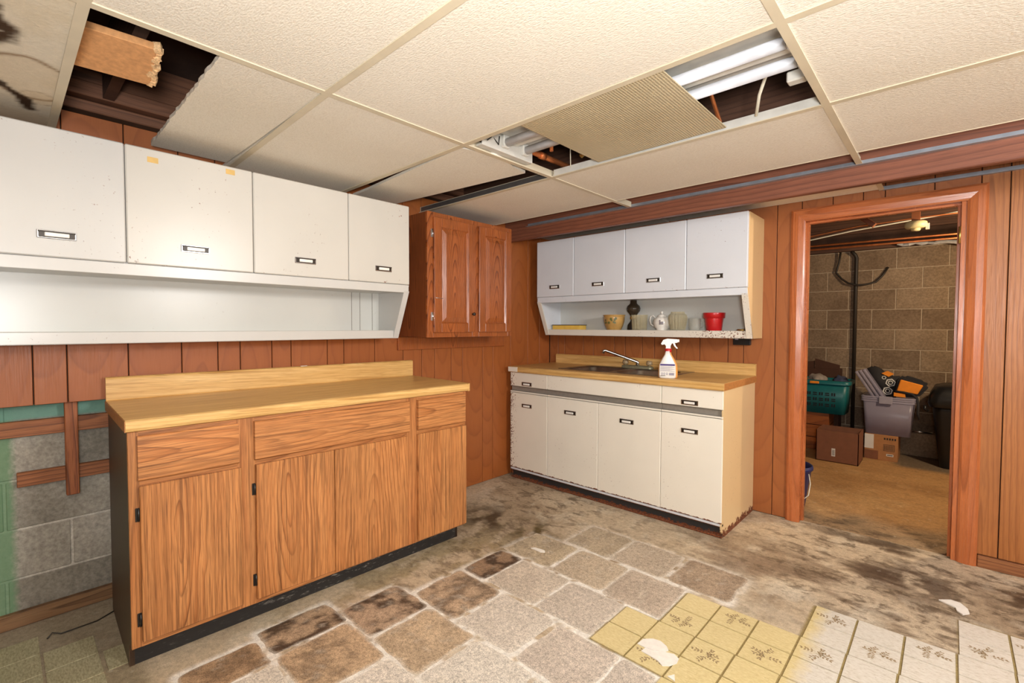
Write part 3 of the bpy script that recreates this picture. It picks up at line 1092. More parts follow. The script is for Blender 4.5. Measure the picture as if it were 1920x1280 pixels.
def stain_col(X, Y):
    C = np.zeros(X.shape + (3,)) + np.array(rgb(224, 215, 196)[:3])
    n = fbm(X, Y, 5, 4, 200)
    n2 = fbm(X, Y, 22, 4, 210)
    C = blend(C, sst(n, .45, .7) * .3, rgb(200, 178, 136))
    for cx, cy, rx, ry, wgt in ((-2.18, .09, .17, .10, .8), (-2.33, .11, .06, .05, .6), (-1.95, -.28, .22, .13, .9)):
        d = np.hypot((X - cx) / rx, (Y - cy) / ry) + .5 * (n - .5)
        C = blend(C, sst(d, 1.12, .98) * .25 * wgt, rgb(196, 160, 104))
        C = blend(C, np.exp(-((d - 1.0) / .05) ** 2) * .95 * wgt, rgb(122, 86, 44))
    # black mould trails
    def trail(pts, wd, m):
        d = np.full_like(X, 9.)
        for (xa, ya), (xb, yb) in zip(pts, pts[1:]):
            L = (xb - xa) ** 2 + (yb - ya) ** 2
            t = np.clip(((X - xa) * (xb - xa) + (Y - ya) * (yb - ya)) / L, 0, 1)
            d = np.minimum(d, np.hypot(X - xa - t * (xb - xa), Y - ya - t * (yb - ya)))
        return sst(d + wd * 1.6 * (n2 - .5), wd, wd * .35) * m
    C = blend(C, trail([(-2.13, -.03), (-2.26, .01), (-2.36, .07), (-2.46, .09)], .024, 1.0), rgb(58, 38, 20))
    C = blend(C, trail([(-1.62, -.06), (-1.75, -.02), (-1.84, .0), (-1.92, .0), (-1.98, -.04)], .046, 1.0), rgb(66, 44, 22))
    C = blend(C, sst(X, -2.42, -2.68) * .5, rgb(150, 118, 76))
    return C


st = painted_grid('ceiling_tile', np.linspace(-2.696, XA - .004, 110), np.linspace(-.456, .151, 60), ZC + .001, stain_col, 'tile_paint', ceil)
st['label'] = 'water-stained ceiling tile with brown rings and black mould'
for ci, (x0, x1) in enumerate(colx):
    for ri in range(8):
        y0, y1 = rowy[ri], rowy[ri + 1]
        if ci == 0 and ri in (3, 4, 6):
            continue
        if ci == 1 and ri == 6:
            continue
        ctile(x0, x1, y0, y1)
# broken tile beside the hole
rnd = random.Random(3)
edge = [(-1.575 - t * (1.0), .452 + rnd.uniform(-.003, .003) + .010 * t) for t in [i / 40 for i in range(41)]]
MB().prism([(-1.575, .757), ] + edge + [(-2.575, .757)], 'Z', ZC + .002, ZC + .016).build('ceiling_tile', ['tile'], ceil)['label'] = 'broken ceiling tile with a torn edge'
# slipped tile with a chipped corner
mb = MB().prism([(-1.60, 1.392), (-1.545, 1.56), (-1.565, 1.66), (-1.60, 1.74), (-1.615, 1.842), (-2.53, 1.752), (-2.66, 1.74), (-2.66, 1.46), (-2.47, 1.455)], 'Z', ZC + .002, ZC + .016)
mb.build('ceiling_tile', 'tile', ceil)['label'] = 'slipped ceiling tile with a chipped corner'
# strip between beam and back wall
for a, b in ((-2.69, -1.56), (-1.55, -.31)):
    B(a, b, 2.93, 3.41, ZC + .001, ZC + .016, .001).build('ceiling_tile', 'tile', ceil)


def tee_y(x, y0, y1, m='grid'):
    MB().box(x - TW2, x + TW2, y0, y1, ZC - .003, ZC + .0005).box(x - .0015, x + .0015, y0, y1, ZC + .0005, ZC + .036).build('grid_tee', m, ceil)


def tee_x(y, x0, x1, m='grid', dy=0.0):
    mb = MB().box(x0, x1, y - TW2, y + TW2, ZC - .003, ZC + .0005).box(x0, x1, y - .0015, y + .0015, ZC + .0005, ZC + .036)
    if dy:
        for v in mb.bm.verts:
            v.co.y += dy * (v.co.x - x1) / (x0 - x1)
    mb.build('grid_tee', m, ceil)


for x in (XA, XB_, XD):
    tee_y(x, -2.29, 2.825)
tee_y(-.305, 2.925, 3.42)
for ri in range(1, 9):
    y = rowy[ri]
    for ci, (x0, x1) in enumerate(colx):
        if ri == 8:
            continue
        dy = .03 if (ci == 0 and ri == 5) else 0
        tee_x(y, x0 + (TW2 if ci else 0), x1 - TW2, dy=dy)
# bright upstand along the open light bay, dark one over the slipped tile
B(XA + .02, XB_ - .02, 1.978, 1.9835, ZC + .001, ZC + .034).build('grid_web', 'fixture', ceil)
B(-2.68, XA - .02, 1.975, 1.9835, ZC + .001, ZC + .030).build('grid_web', 'grid_dark', ceil)
B(-1.572, -1.5675, 1.40, 1.97, ZC + .001, ZC + .032).build('grid_web', 'grid_dark', ceil)
# tile stop beading and wall angles
B(-2.6, 2.1, 2.617, 2.622, ZC - .001, ZC + .02).build('tile_edge', 'grid', ceil)

beam = thing('ceiling_beam', 'dark reddish-brown timber beam running above the sink wall', 'beam', (-.4, 2.87, 1.925))
B(-2.70, 2.1, 2.83, 2.868, 1.925, 2.20, .004).build('plank', 'beam', beam)
B(-2.70, 2.1, 2.870, 2.915, 1.935, 2.20, .004).build('plank', 'beam', beam)
mb = MB().box(-2.45, 2.1, 2.800, 2.829, ZC - .004, ZC - .002).box(-2.45, 2.1, 2.827, 2.829, ZC - .002, ZC + .020)
mb.build('wall_angle', 'silver', beam)
MB().box(-.30, 2.1, YB - .024, YB - .001, ZC - .004, ZC - .002).box(-.30, 2.1, YB - .003, YB - .001, ZC - .002, ZC + .02).build('wall_angle', 'silver', wb)

# fluorescent fixture in the open bay
fx = thing('fluorescent_fixture', 'unlit twin-tube fluorescent fixture in the open ceiling bay', 'light fixture', (-.93, 1.6, 2.05))
MB().box(-1.50, -.36, 1.50, 1.78, 2.10, 2.19, .004).build('housing', 'fixture', fx)
MB().prism([(1.392, 2.045), (1.50, 2.10), (1.50, 2.107), (1.388, 2.052)], 'X', -1.50, -.36).build('reflector', 'fixture', fx)
MB().box(-1.50, -.36, 1.470, 1.510, 2.085, 2.105, .003).build('reflector', 'fixture', fx)
MB().box(-1.50, -.36, 1.620, 1.652, 2.072, 2.100, .003).build('ballast_cover', 'fixture', fx)
for y in (1.572, 1.705):
    MB().tube([(-1.485, y, 2.068), (-.37, y, 2.068)], .0185, 16).build('tube', 'tube', fx)
    for x in (-1.497, -.358):
        MB().box(x - .010, x + .010, y - .020, y + .020, 2.045, 2.10, .004).build('socket', 'fixture', fx)
MB().box(-1.545, -1.508, 1.435, 1.77, 2.028, 2.036, .001).box(-1.512, -1.506, 1.435, 1.77, 2.03, 2.11, .001).build('end_bracket', 'fixture', fx)
MB().tube([(-1.50, 1.46, 2.05), (-1.51, 1.50, 2.08), (-1.50, 1.53, 2.05), (-1.505, 1.54, 2.09)], .003, 6).build('lead_wire', 'cable_b', fx)
B(-.42, -.365, 1.79, 1.83, 2.05, 2.085, .004).build('spring_clip', 'fixture', fx)
lens = meta(B(-1.25, -.665, 1.395, 1.955, ZC + .002, ZC + .006).build('light_diffuser', 'lens'),
            'slipped amber prismatic light diffuser panel lying across the open bay', 'diffuser')
# pipes and cables above the bay
p = thing('copper_pipe', 'copper water pipe crossing above the open light bay', 'pipe', (-1.535, 1.7, 2.07))
MB().tube([(-1.535, 1.30, 2.10), (-1.535, 2.6, 2.10)], .014, 12).build('pipe', 'copper', p)
MB().tube([(-1.535, 1.86, 2.10), (-1.535, 1.90, 2.10)], .0175, 12).build('coupling', 'copper', p)
meta(MB().tube([(-1.46, 1.86, 2.10), (-1.46, 1.86, 2.42)], .009, 10).build('copper_pipe', 'copper'), 'thin upright copper pipe rising beside the fixture bracket', 'pipe')
meta(MB().tube([(-1.35, 1.955, 2.075), (-1.30, 1.945, 2.095), (-1.22, 1.94, 2.10), (-.98, 1.93, 2.10)], .012, 10).build('elbow_pipe', 'brass'), 'short brass-coloured elbow pipe above the diffuser edge', 'pipe')
meta(MB().tube([(-.40, 1.82, 2.16), (-.45, 1.83, 2.155), (-.50, 1.86, 2.13), (-.535, 1.91, 2.09), (-.56, 1.965, 2.04)], .006, 8).build('ceiling_cable', 'cable_w'), 'pale curved electrical cable dropping into the open light bay', 'cable')
meta(MB().tube([(-.70, 1.81, 2.19), (-.69, 1.955, 2.05)], .008, 8).build('copper_pipe', 'copper'), 'short slanting copper pipe beside the pale cable', 'pipe')
meta(MB().tube([(-1.40, 1.93, 2.18), (-1.42, 1.965, 2.04)], .0025, 6).build('hanger_wire', 'cable_w'), 'thin white hanger wire over the grid crossing', 'wire')
meta(MB().obox((-.62, 1.88, 2.30), .04, .16, .20, (0, .5, 0), .003).build('bridging_board', 'furring_v'), 'orange wooden bridging board between the joists above the bay', 'board')
# fibreboard scrap lying over the hole
fb = thing('fibreboard_scrap', 'tan fibreboard strip with a torn end in the ceiling hole', 'board', (-1.92, .08, 2.062))
rnd = random.Random(9)
FBM = Matrix.Translation((-1.955, .10, 2.088)) @ Euler((0, math.radians(-9), math.radians(-5))).to_matrix().to_4x4()
MB().box(-.105, .105, -.26, .26, -.012, .012, .002).xf(FBM).build('board', 'fibre', fb)
mb = MB()
for i in range(15):
    x = -.1 + .2 * i / 14
    mb.obox((x, .262 + rnd.uniform(-.004, .004), rnd.uniform(-.002, .002)), .017, rnd.uniform(.014, .030), rnd.uniform(.018, .027), (rnd.uniform(-.3, .3), 0, rnd.uniform(-.4, .4)))
mb.xf(FBM)
mb.build('torn_edge', 'fibre_torn', fb)


# ------------------------------------------------------------------ steel cabinets (both wall units)
def pull(mb, c, ax, L=.105, h=.030):
    """recessed pull: chrome rim, dark cup, pale finger strip; front faces +X ('x') or -Y ('y')"""
    x, y, z = c

    def bx(u0, u1, d0, d1, z0, z1, mi, bev=.001):
        mb.m(mi)
        if ax == 'x':
            mb.box(x + d0, x + d1, y + u0, y + u1, z + z0, z + z1, bev)
        else:
            mb.box(x + u0, x + u1, y - d1, y - d0, z + z0, z + z1, bev)
    bx(-L / 2, L / 2, -.001, .004, -h / 2, h / 2, 0, .0015)
    bx(-L / 2 + .005, L / 2 - .005, .002, .006, -h / 2 + .004, h / 2 - .004, 1, .001)
    bx(-L * .31, L * .31, .004, .011, -h * .26, h * .22, 2, .002)
    bx(-L / 2 + .003, L / 2 - .003, .003, .009, h / 2 - .008, h / 2 - .003, 1, .001)
    return mb


def steel_wall_unit(name, label, ax, a0, a1, doors, handles, dm, sidemat, bodymat, lipmat):
    """ax 'y': runs along Y on the left wall; ax 'x': runs along X on the back wall"""
    back = XL if ax == 'y' else YB
    sg = 1 if ax == 'y' else -1          # direction from wall into the room

    def bx(d0, d1, u0, u1, z0, z1, bev=.0015):
        p0, p1 = sorted((back + sg * d0, back + sg * d1))
        return B(p0, p1, u0, u1, z0, z1, bev) if ax == 'y' else B(u0, u1, p0, p1, z0, z1, bev)

    def pr(poly, u0, u1):
        pl = [(back + sg * d, z) for d, z in poly]
        return MB().prism(pl, 'Y' if ax == 'y' else 'X', u0, u1)
    t = thing(name, label, 'cabinet', (back + sg * .16, (a0 + a1) / 2, 1.165) if ax == 'y' else ((a0 + a1) / 2, back + sg * .16, 1.165))
    bx(.002, .308, a0 + .004, a1 - .004, 1.445, 1.94).build('carcass', bodymat, t)
    bx(.300, .322, a0 + .002, a1 - .002, 1.437, 1.482).build('rail', bodymat, t)
    for u0, u1, sm in ((a0, a0 + .016, bodymat), (a1 - .016, a1, sidemat)):
        pr([(.002, 1.165), (.205, 1.165), (.322, 1.482), (.322, 1.482), (.302, 1.482), (.302, 1.945), (.002, 1.945)], u0, u1).build('side_panel', sm, t)
    # slanted front edges of the end panels
    for u0, u1 in ((a0, a0 + .036), (a1 - .036, a1)):
        pr([(.198, 1.165), (.206, 1.165), (.324, 1.445), (.312, 1.445)], u0, u1).build('end_flange', 'white_flange' if ax == 'x' else lipmat, t)
    bx(.002, .012, a0 + .016, a1 - .016, 1.19, 1.445, 0).build('back_panel', 'white_in', t)
    bx(.002, .200, a0 + .016, a1 - .016, 1.196, 1.210, 0).build('shelf', 'white_in', t)
    bx(.186, .207, a0 + .001, a1 - .001, 1.165, 1.214, .003).build('shelf_lip', lipmat, t)
    for i, ((u0, u1), hu) in enumerate(zip(doors, handles)):
        d = bx(.309, .330, u0 + .0015, u1 - .0015, 1.484, 1.946, .004).build('door', dm[i], t)
        c = (back + sg * .330, hu, 1.563) if ax == 'y' else (hu, back + sg * .330, 1.563)
        pull(MB(), c, 'x' if ax == 'y' else 'y').build('handle', ['chrome', 'handle_dark', 'handle_white'], d)
        yield d
    yield t


lu = list(steel_wall_unit('wall_cabinet', 'long white steel wall cabinet with open shelf above the wooden base cabinet', 'y', -.115, 1.664,
                          [(-.115, .343), (.343, .804), (.804, 1.276), (1.276, 1.664)], [.147, .574, 1.043, 1.486],
                          ['white_l', 'white_d', 'white_d', 'white_d'], 'white_l', 'white_l', 'white_l'))
for y, z in ((.432, 1.903), (.712, 1.922)):
    B(XL + .330, XL + .3312, y - .018, y + .018, z - .011, z + .011).build('tape_scrap', 'tape', lu[1])
for y in (1.46, 1.515, 1.60):
    B(XL + .012, XL + .0145, y, y + .003, 1.211, 1.444).build('seam', 'channel', lu[4])
su = list(steel_wall_unit('wall_cabinet', 'white steel wall cabinet with open shelf of crockery above the sink', 'x', -2.585, -.915,
                          [(-2.585, -2.205), (-2.205, -1.752), (-1.752, -1.298), (-1.298, -.915)], [-2.393, -1.979, -1.528, -1.108],
                          ['white_s', 'white_s', 'white_sd', 'white_sd'], 'cream_side', 'white_s', 'white_lip'))

# ------------------------------------------------------------------ stained corner cabinet
cc = thing('corner_cabinet', 'reddish stained oak wall cabinet with two raised-panel doors', 'cabinet', (-2.53, 2.17, 1.168))
CX = -2.368
B(XL + .002, CX - .018, 1.795, 1.812, 1.170, 1.945).build('side_panel', 'cherry_s', cc)
B(XL + .002, CX - .018, 2.533, 2.55, 1.170, 1.945).build('side_panel', 'cherry_s', cc)
B(XL + .002, CX - .018, 1.812, 2.533, 1.172, 1.188).build('bottom_panel', 'cherry_s', cc)
B(XL + .002, CX - .018, 1.812, 2.533, 1.93, 1.945).build('top_panel', 'cherry_s', cc)
B(XL + .002, XL + .010, 1.812, 2.533, 1.188, 1.93).build('back_panel', 'cherry_s', cc)
for a, b in ((1.793, 1.838), (2.165, 2.225), (2.512, 2.552)):
    B(CX - .018, CX, a, b, 1.168, 1.947, .0015).build('stile', 'cherry', cc)
for a, b in ((1.168, 1.212), (1.903, 1.947)):
    for y0, y1 in ((1.838, 2.165), (2.225, 2.512)):
        B(CX - .018, CX - .0005, y0, y1, a, b, .0015).build('rail', 'cherry', cc)


def raised_door(parent, y0, y1, z0, z1, hinge):
    s = .058
    d = MB().box(CX + .001, CX + .020, y0, y0 + s, z0, z1, .003).box(CX + .001, CX + .020, y1 - s, y1, z0, z1, .003)
    d.box(CX + .001, CX + .0195, y0 + s, y1 - s, z0, z0 + s, .002).box(CX + .001, CX + .0195, y0 + s, y1 - s, z1 - s, z1, .002)
    d = d.build('door', 'cherry', parent)
    a, b, c, e = y0 + s, y1 - s, z0 + s, z1 - s
    mb = MB()
    bm = mb.bm
    loops = []
    for ins, x in ((0.0, CX + .016), (.007, CX + .009), (.010, CX + .008), (.038, CX + .018), (.040, CX + .018)):
        loops.append([bm.verts.new((x, yy, zz)) for yy, zz in ((a + ins, c + ins), (b - ins, c + ins), (b - ins, e - ins), (a + ins, e - ins))])
    for A, Bq in zip(loops, loops[1:]):
        for i in range(4):
            j = (i + 1) % 4
            bm.faces.new((A[i], A[j], Bq[j], Bq[i]))
    bm.faces.new(loops[-1])
    mb.build('raised_panel', 'cherry', d)
    if hinge:
        for z in (z0 + .10, z1 - .10):
            MB().box(CX, CX + .004, y0 - .014, y0 - .001, z - .026, z + .026, .001).tube([(CX + .006, y0 - .002, z - .024), (CX + .006, y0 - .002, z + .024)], .004, 8).build('hinge', 'chrome', d)
        MB().lathe([(0, 0), (.006, 0), (.005, .008), (.011, .014), (.010, .020), (0, .023)], (0, 0, 0), 14).xf(
            Matrix.Translation((CX + .020, y1 - .022, z0 + .12)) @ Matrix.Rotation(math.pi / 2, 4, 'Y')).build('knob', 'handle_dark', d)
        MB().tube([(CX + .022, y0 + .004, z0 + .215), (CX + .026, y0 + .06, z0 + .213)], .002, 6).build('nail', 'chrome', d)


raised_door(cc, 1.832, 2.172, 1.20, 1.915, True)
raised_door(cc, 2.214, 2.532, 1.20, 1.915, False)

# ------------------------------------------------------------------ wooden base cabinet (slightly skewed to the wall)
RZ = math.radians(-1.9)
OX, OY = -2.08, .29
wc = thing('base_cabinet', 'oak-grain laminate base cabinet with black toe kick and no handles', 'cabinet', (OX, OY, 0), RZ)


def L(x0, x1, y0, y1, z0, z1, bev=.0015):
    return B(OX + x0, OX + x1, OY + y0, OY + y1, z0, z1, bev)


W_ = 1.515
# side panels with the toe notch
sp = [(-.585, 0.0), (-.078, 0.0), (-.078, .06), (-.070, .085), (-.05, .098), (-.018, .1), (-.018, .868), (-.585, .868)]
for a, b in ((0, .016), (W_ - .016, W_)):
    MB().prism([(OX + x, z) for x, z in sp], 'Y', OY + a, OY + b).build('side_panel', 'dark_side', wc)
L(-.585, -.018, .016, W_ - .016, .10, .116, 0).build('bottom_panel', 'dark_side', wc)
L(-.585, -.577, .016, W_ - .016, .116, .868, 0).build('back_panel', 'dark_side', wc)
L(-.093, -.078, .002, W_ - .002, .001, .10, .001).build('toe_kick', 'kick', wc)
for a, b in ((0, .032), (.338, .405), (1.118, 1.186), (1.494, W_)):
    L(-.018, 0, a, b, .10, .868).build('stile', 'oak_frame', wc)
for z0, z1 in ((.10, .128), (.668, .702), (.852, .868)):
    L(-.018, -.0005, .03, W_ - .02, z0, z1, 0).build('rail', 'oak_h', wc)
for a, b in ((.026, .342), (.400, 1.129), (1.182, 1.500)):
    mb = MB()
    mb.prism([(OX + .001, .702), (OX + .010, .694), (OX + .018, .700), (OX + .018, .850), (OX + .015, .853), (OX + .001, .853)], 'Y', OY + a, OY + b)
    mb.build('drawer_front', 'oak_h', wc)
doors = [(.029, .350, .122), (.403, .729, .122), (.732, 1.117, .112), (1.182, 1.506, .112)]
for i, (a, b, z0) in enumerate(doors):
    d = L(.001, .019, a, b, z0, .676, .0025).build('door', 'oak', wc)
    if i < 2:
        for z in (.20, .575):
            MB().box(OX, OX + .004, OY + a - .012, OY + a + .0, z - .024, z + .024, .001).tube([(OX + .008, OY + a - .003, z - .022), (OX + .008, OY + a - .003, z + .022)], .004, 8).build('hinge', 'black_metal', d)

# worktop
wt = thing('worktop', 'yellow butcher-block laminate worktop on the oak-grain base cabinet', 'worktop', (OX, OY, .868), RZ)
mb = MB()
prof = [(-.600, .870), (.010, .870), (.020, .874), (.025, .884), (.025, .900), (.021, .909), (.012, .913), (-.600, .913)]
mb.prism([(OX + x, z) for x, z in prof], 'Y', OY - .006, OY + 1.515)
# far end with a rounded front corner
mb.prism([(OX - .600, OY + 1.515), (OX + .0235, OY + 1.515), (OX + .021, OY + 1.527), (OX + .010, OY + 1.538), (OX - .01, OY + 1.543), (OX - .600, OY + 1.543)], 'Z', .8705, .9125)
mb.m(1).box(OX - .600, OX + .020, OY - .0085, OY - .006, .872, .910)
mb.build('top_slab', ['block_y', 'block_end'], wt)
MB().prism([(OX - .600, .913), (OX - .580, .913), (OX - .578, .917), (OX - .578, 1.005), (OX - .582, 1.012), (OX - .590, 1.015), (OX - .600, 1.015)], 'Y', OY - .006, OY + 1.543).build('backsplash', 'block_y', wt)
meta(B(-2.628, -2.616, 1.12, 1.155, 1.017, 1.020, .001).build('paper_scrap', 'plaster'), 'small white paper scrap on top of the backsplash', 'scrap').location.z = 1.0156

# ------------------------------------------------------------------ sink base
SX0, SX1, SF = -2.635, -.952, 2.83
sb = thing('sink_base_cabinet', 'rust-edged white steel sink base cabinet with doors, drawers and yellowed side', 'cabinet', ((SX0 + SX1) / 2, 3.13, 0))
B(SX0, SX0 + .01, SF + .022, YB - .002, .03, .868).build('side_panel', 'white_b', sb)
MB().prism([(SF + .004, .04), (SF + .05, .0), (YB - .004, .0), (YB - .004, .868), (SF + .004, .868)], 'X', SX1 - .010, SX1).build('side_panel', 'cream_low', sb)
B(SX0 + .01, SX1 - .01, SF + .10, YB - .012, .04, .06).build('bottom_panel', 'white_b', sb)
B(SX0 + .01, SX1 - .01, YB - .012, YB - .002, .02, .868).build('back_panel', 'white_b', sb)
B(SX0 + .01, SX1 - .01, SF + .022, SF + .034, .06, .69).build('front_frame', 'white_b', sb)
B(SX0 + .01, SX1 - .01, SF + .022, SF + .034, .69, .868).build('front_frame', 'channel', sb)
B(SX0 + .01, SX1 - .002, SF + .028, SF + .046, .002, .075, .001).build('toe_kick', 'rustkick', sb)
B(SX0, SX1, SF + .006, SF + .030, .070, .086, .002).build('bottom_lip', 'white_s', sb)
B(SX0, SX1, SF + .010, SF + .034, .001, .012, .003).build('kick_edge', 'rustkick', sb)
vd = [(SX0, -2.250), (-2.250, -1.331), (-1.331, SX1)]
for i, (a, b) in enumerate(vd):
    nm = 'drawer' if i != 1 else 'false_front'
    d = B(a + .0015, b - .0015, SF, SF + .020, .757, .868, .003).build(nm, 'white_bl' if i == 0 else 'white_b', sb)
    MB().prism([(SF + .001, .757), (SF + .018, .750), (SF + .018, .722), (SF + .001, .716), (SF + .001, .708), (SF + .0215, .708), (SF + .0215, .757)], 'X', a + .002, b - .002).build('grip_channel', 'channel', sb)
    B(a + .0015, b - .0015, SF, SF + .004, .707, .717, .001).build('channel_lip', 'white_b', sb)
    if i != 1:
        pull(MB(), ((-2.456, -1.150)[i // 2], SF, .780), 'y').build('handle', ['chrome', 'handle_dark', 'handle_white'], d)
for i, (a, b) in enumerate(((SX0, -2.250), (-2.250, -1.798), (-1.798, -1.332), (-1.332, SX1))):
    d = B(a + .0012, b - .0012, SF, SF + .020, .088, .703, .003).build('door', 'white_bl' if i == 0 else 'white_b', sb)
    pull(MB(), ((-2.455, -2.035, -1.573, -1.148)[i], SF, .606), 'y').build('handle', ['chrome', 'handle_dark', 'handle_white'], d)

st_ = thing('worktop', 'wood-look laminate worktop with sink cut-out on the white steel base', 'worktop', ((SX0 + SX1) / 2, 3.13, .868))
HX0, HX1, HY0, HY1 = -2.19, -1.36, 2.94, 3.34
mb = MB()
WX0, WX1, WF = -2.642, -.945, 2.812
nose = lambda a, b: [(WF + .004, .870), (b, .870), (b, .914), (WF + .012, .914), (WF + .003, .910), (WF, .902), (WF, .878)]
mb.prism(nose(0, HY0), 'X', WX0, WX1)
mb.box(WX0, WX1, HY1, YB - .002, .870, .914).box(WX0, HX0, HY0, HY1, .870, .914).box(HX1, WX1, HY0, HY1, .870, .914)
mb.m(1).box(WX1 - .001, WX1 + .002, WF + .006, YB - .002, .872, .912)
mb.build('top_slab', ['block_x', 'block_end'], st_)
B(WX0, WX0 + .10, WF - .0012, WF + .002, .874, .911).build('repair_patch', 'white_b', st_)
MB().prism([(YB - .002, .914), (YB - .024, .914), (YB - .024, .982), (YB - .020, .990), (YB - .012, .993), (YB - .002, .993)], 'X', -2.61, WX1).build('backsplash', 'block_x', st_)

sk = thing('kitchen_sink', 'stained stainless double-bowl sink set in the worktop', 'sink', (-1.775, 3.14, .75))


def rloop(bm, x0, x1, y0, y1, z, r, n=5):
    vs = []
    for cx, cy, a0 in ((x1 - r, y1 - r, 0), (x0 + r, y1 - r, 90), (x0 + r, y0 + r, 180), (x1 - r, y0 + r, 270)):
        for k in range(n):
            a = math.radians(a0 + 90 * k / (n - 1))
            vs.append(bm.verts.new((cx + r * math.cos(a), cy + r * math.sin(a), z)))
    return vs


def loft(mb, loops, cap=True):
    fs = []
    for A, Bq in zip(loops, loops[1:]):
        n = len(A)
        for i in range(n):
            j = (i + 1) % n
            fs.append(mb.bm.faces.new((A[i], A[j], Bq[j], Bq[i])))
    if cap:
        fs.append(mb.bm.faces.new(loops[-1]))
    for f in fs:
        f.smooth = True
    mb.faces_done(fs)


def rimbowl(bx0, bx1, cx0, cx1, cy0, cy1):
    mb = MB()
    bm = mb.bm
    loft(mb, [rloop(bm, cx0, cx1, cy0, cy1, .9145, .006), rloop(bm, cx0 + .001, cx1 - .001, cy0 + .001, cy1 - .001, .918, .006),
              rloop(bm, bx0, bx1, cy0 + .028, cy1 - .075, .9165, .06), rloop(bm, bx0 + .008, bx1 - .008, cy0 + .036, cy1 - .083, .905, .055),
              rloop(bm, bx0 + .022, bx1 - .022, cy0 + .05, cy1 - .097, .79, .05), rloop(bm, bx0 + .05, bx1 - .05, cy0 + .08, cy1 - .125, .765, .04)])
    return mb


SK = (-2.215, -1.335, 2.915, 3.375)
rimbowl(-2.165, -1.80, SK[0], -1.775, SK[2], SK[3]).build('bowl', 'steel', sk)
rimbowl(-1.75, -1.385, -1.775, SK[1], SK[2], SK[3]).build('bowl', 'steel', sk)
for x in (-1.98, -1.57):
    MB().lathe([(0, .7665), (.035, .7665), (.04, .769), (.043, .766)], (x, 3.12, 0), 20).build('drain', 'chrome', sk)

fc = thing('faucet', 'chrome kitchen faucet with long spout and two cloudy knobs', 'faucet', (-1.765, 3.335, .918))
mb = MB()
loft(mb, [rloop(mb.bm, -1.895, -1.64, 3.305, 3.365, .9185, .02), rloop(mb.bm, -1.895, -1.64, 3.305, 3.365, .932, .02), rloop(mb.bm, -1.885, -1.65, 3.312, 3.358, .940, .018)])
mb.build('base', 'faucet_green', fc)
MB().tube([(-1.765, 3.335, .935), (-1.765, 3.335, .966), (-1.775, 3.33, .972), (-1.98, 3.22, 1.052), (-1.992, 3.214, 1.052), (-1.997, 3.211, 1.030)], [.013, .012, .011, .0095, .011, .011], 12).build('spout', 'chrome', fc)
for x in (-1.868, -1.667):
    MB().lathe([(.008, .935), (.010, .945), (.020, .948), (.024, .955), (.022, .975), (.016, .980), (0, .980)], (x, 3.335, 0), 16).build('knob', 'knob_clear', fc)
ss = thing('sink_strainer', 'small dark metal sink strainer resting behind the spray bottle', 'strainer', (-1.545, 3.33, .918))
MB().lathe([(0, .9185), (.030, .9185), (.034, .925), (.034, .948), (.038, .952), (.030, .953), (.026, .945), (0, .943)], (-1.545, 3.33, 0), 20).build('cup', 'handle_dark', ss)
MB().lathe([(.0345, .928), (.0352, .928), (.0352, .940), (.0345, .940)], (-1.545, 3.33, 0), 20).build('ring', 'chrome', ss)

# spray bottle
spx, spy = -1.315, 2.885
sr = thing('spray_bottle', 'white trigger spray bottle with red collar on the sink worktop', 'bottle', (spx, spy, .9145), math.radians(24))


def oval(mb, sec, c):
    loops = []
    for hw, hd, z in sec:
        loops.append([mb.bm.verts.new((c[0] + hw * (abs(math.cos(a)) ** .7) * (1 if math.cos(a) >= 0 else -1), c[1] + hd * (abs(math.sin(a)) ** .7) * (1 if math.sin(a) >= 0 else -1), z))
                      for a in (2 * math.pi * k / 24 for k in range(24))])
    loft(mb, [loops[0]] + loops[1:])
    mb.faces_done([mb.bm.faces.new(loops[0][::-1])])


sec = [(.050, .026, .9145), (.058, .030, .920), (.059, .031, .940), (.058, .031, .985), (.054, .030, 1.005), (.036, .024, 1.040), (.022, .017, 1.062), (.016, .015, 1.085)]
mb = MB()
oval(mb, sec, (spx, spy))
mb.build('body', 'bottle_o', sr)
mb = MB()
oval(mb, [(a * .93 - .003, b * .6, z) for a, b, z in sec], (spx - .003, spy - .016))
mb.build('front_shell', 'bottle', sr)
MB().lathe([(0, 1.078), (.020, 1.078), (.021, 1.082), (.021, 1.098), (.017, 1.102), (0, 1.102)], (spx, spy, 0), 20).build('collar', 'red', sr)
mb = MB()
mb.prism([(spx - .014, 1.100), (spx + .014, 1.100), (spx + .014, 1.118), (spx + .022, 1.134), (spx + .056, 1.140), (spx + .056, 1.160), (spx - .005, 1.164), (spx - .030, 1.156), (spx - .044, 1.132), (spx - .038, 1.124), (spx - .022, 1.128), (spx - .014, 1.118)], 'Y', spy - .012, spy + .012)
mb.build('trigger_head', 'bottle', sr)
MB().box(spx + .056, spx + .066, spy - .009, spy + .009, 1.142, 1.160, .002).build('nozzle', 'bottle', sr)
MB().prism([(spx + .026, 1.138), (spx + .038, 1.138), (spx + .046, 1.118), (spx + .058, 1.104), (spx + .052, 1.100), (spx + .036, 1.116)], 'Y', spy - .006, spy + .006).build('trigger', 'bottle', sr)
mb = MB()
yl = spy - .0365


def lab(x0, x1, z0, z1, mi, d=0.0):
    mb.m(mi)
    mb.box(spx - .003 + x0, spx - .003 + x1, yl - .0008 - d, yl + .003, z0, z1)


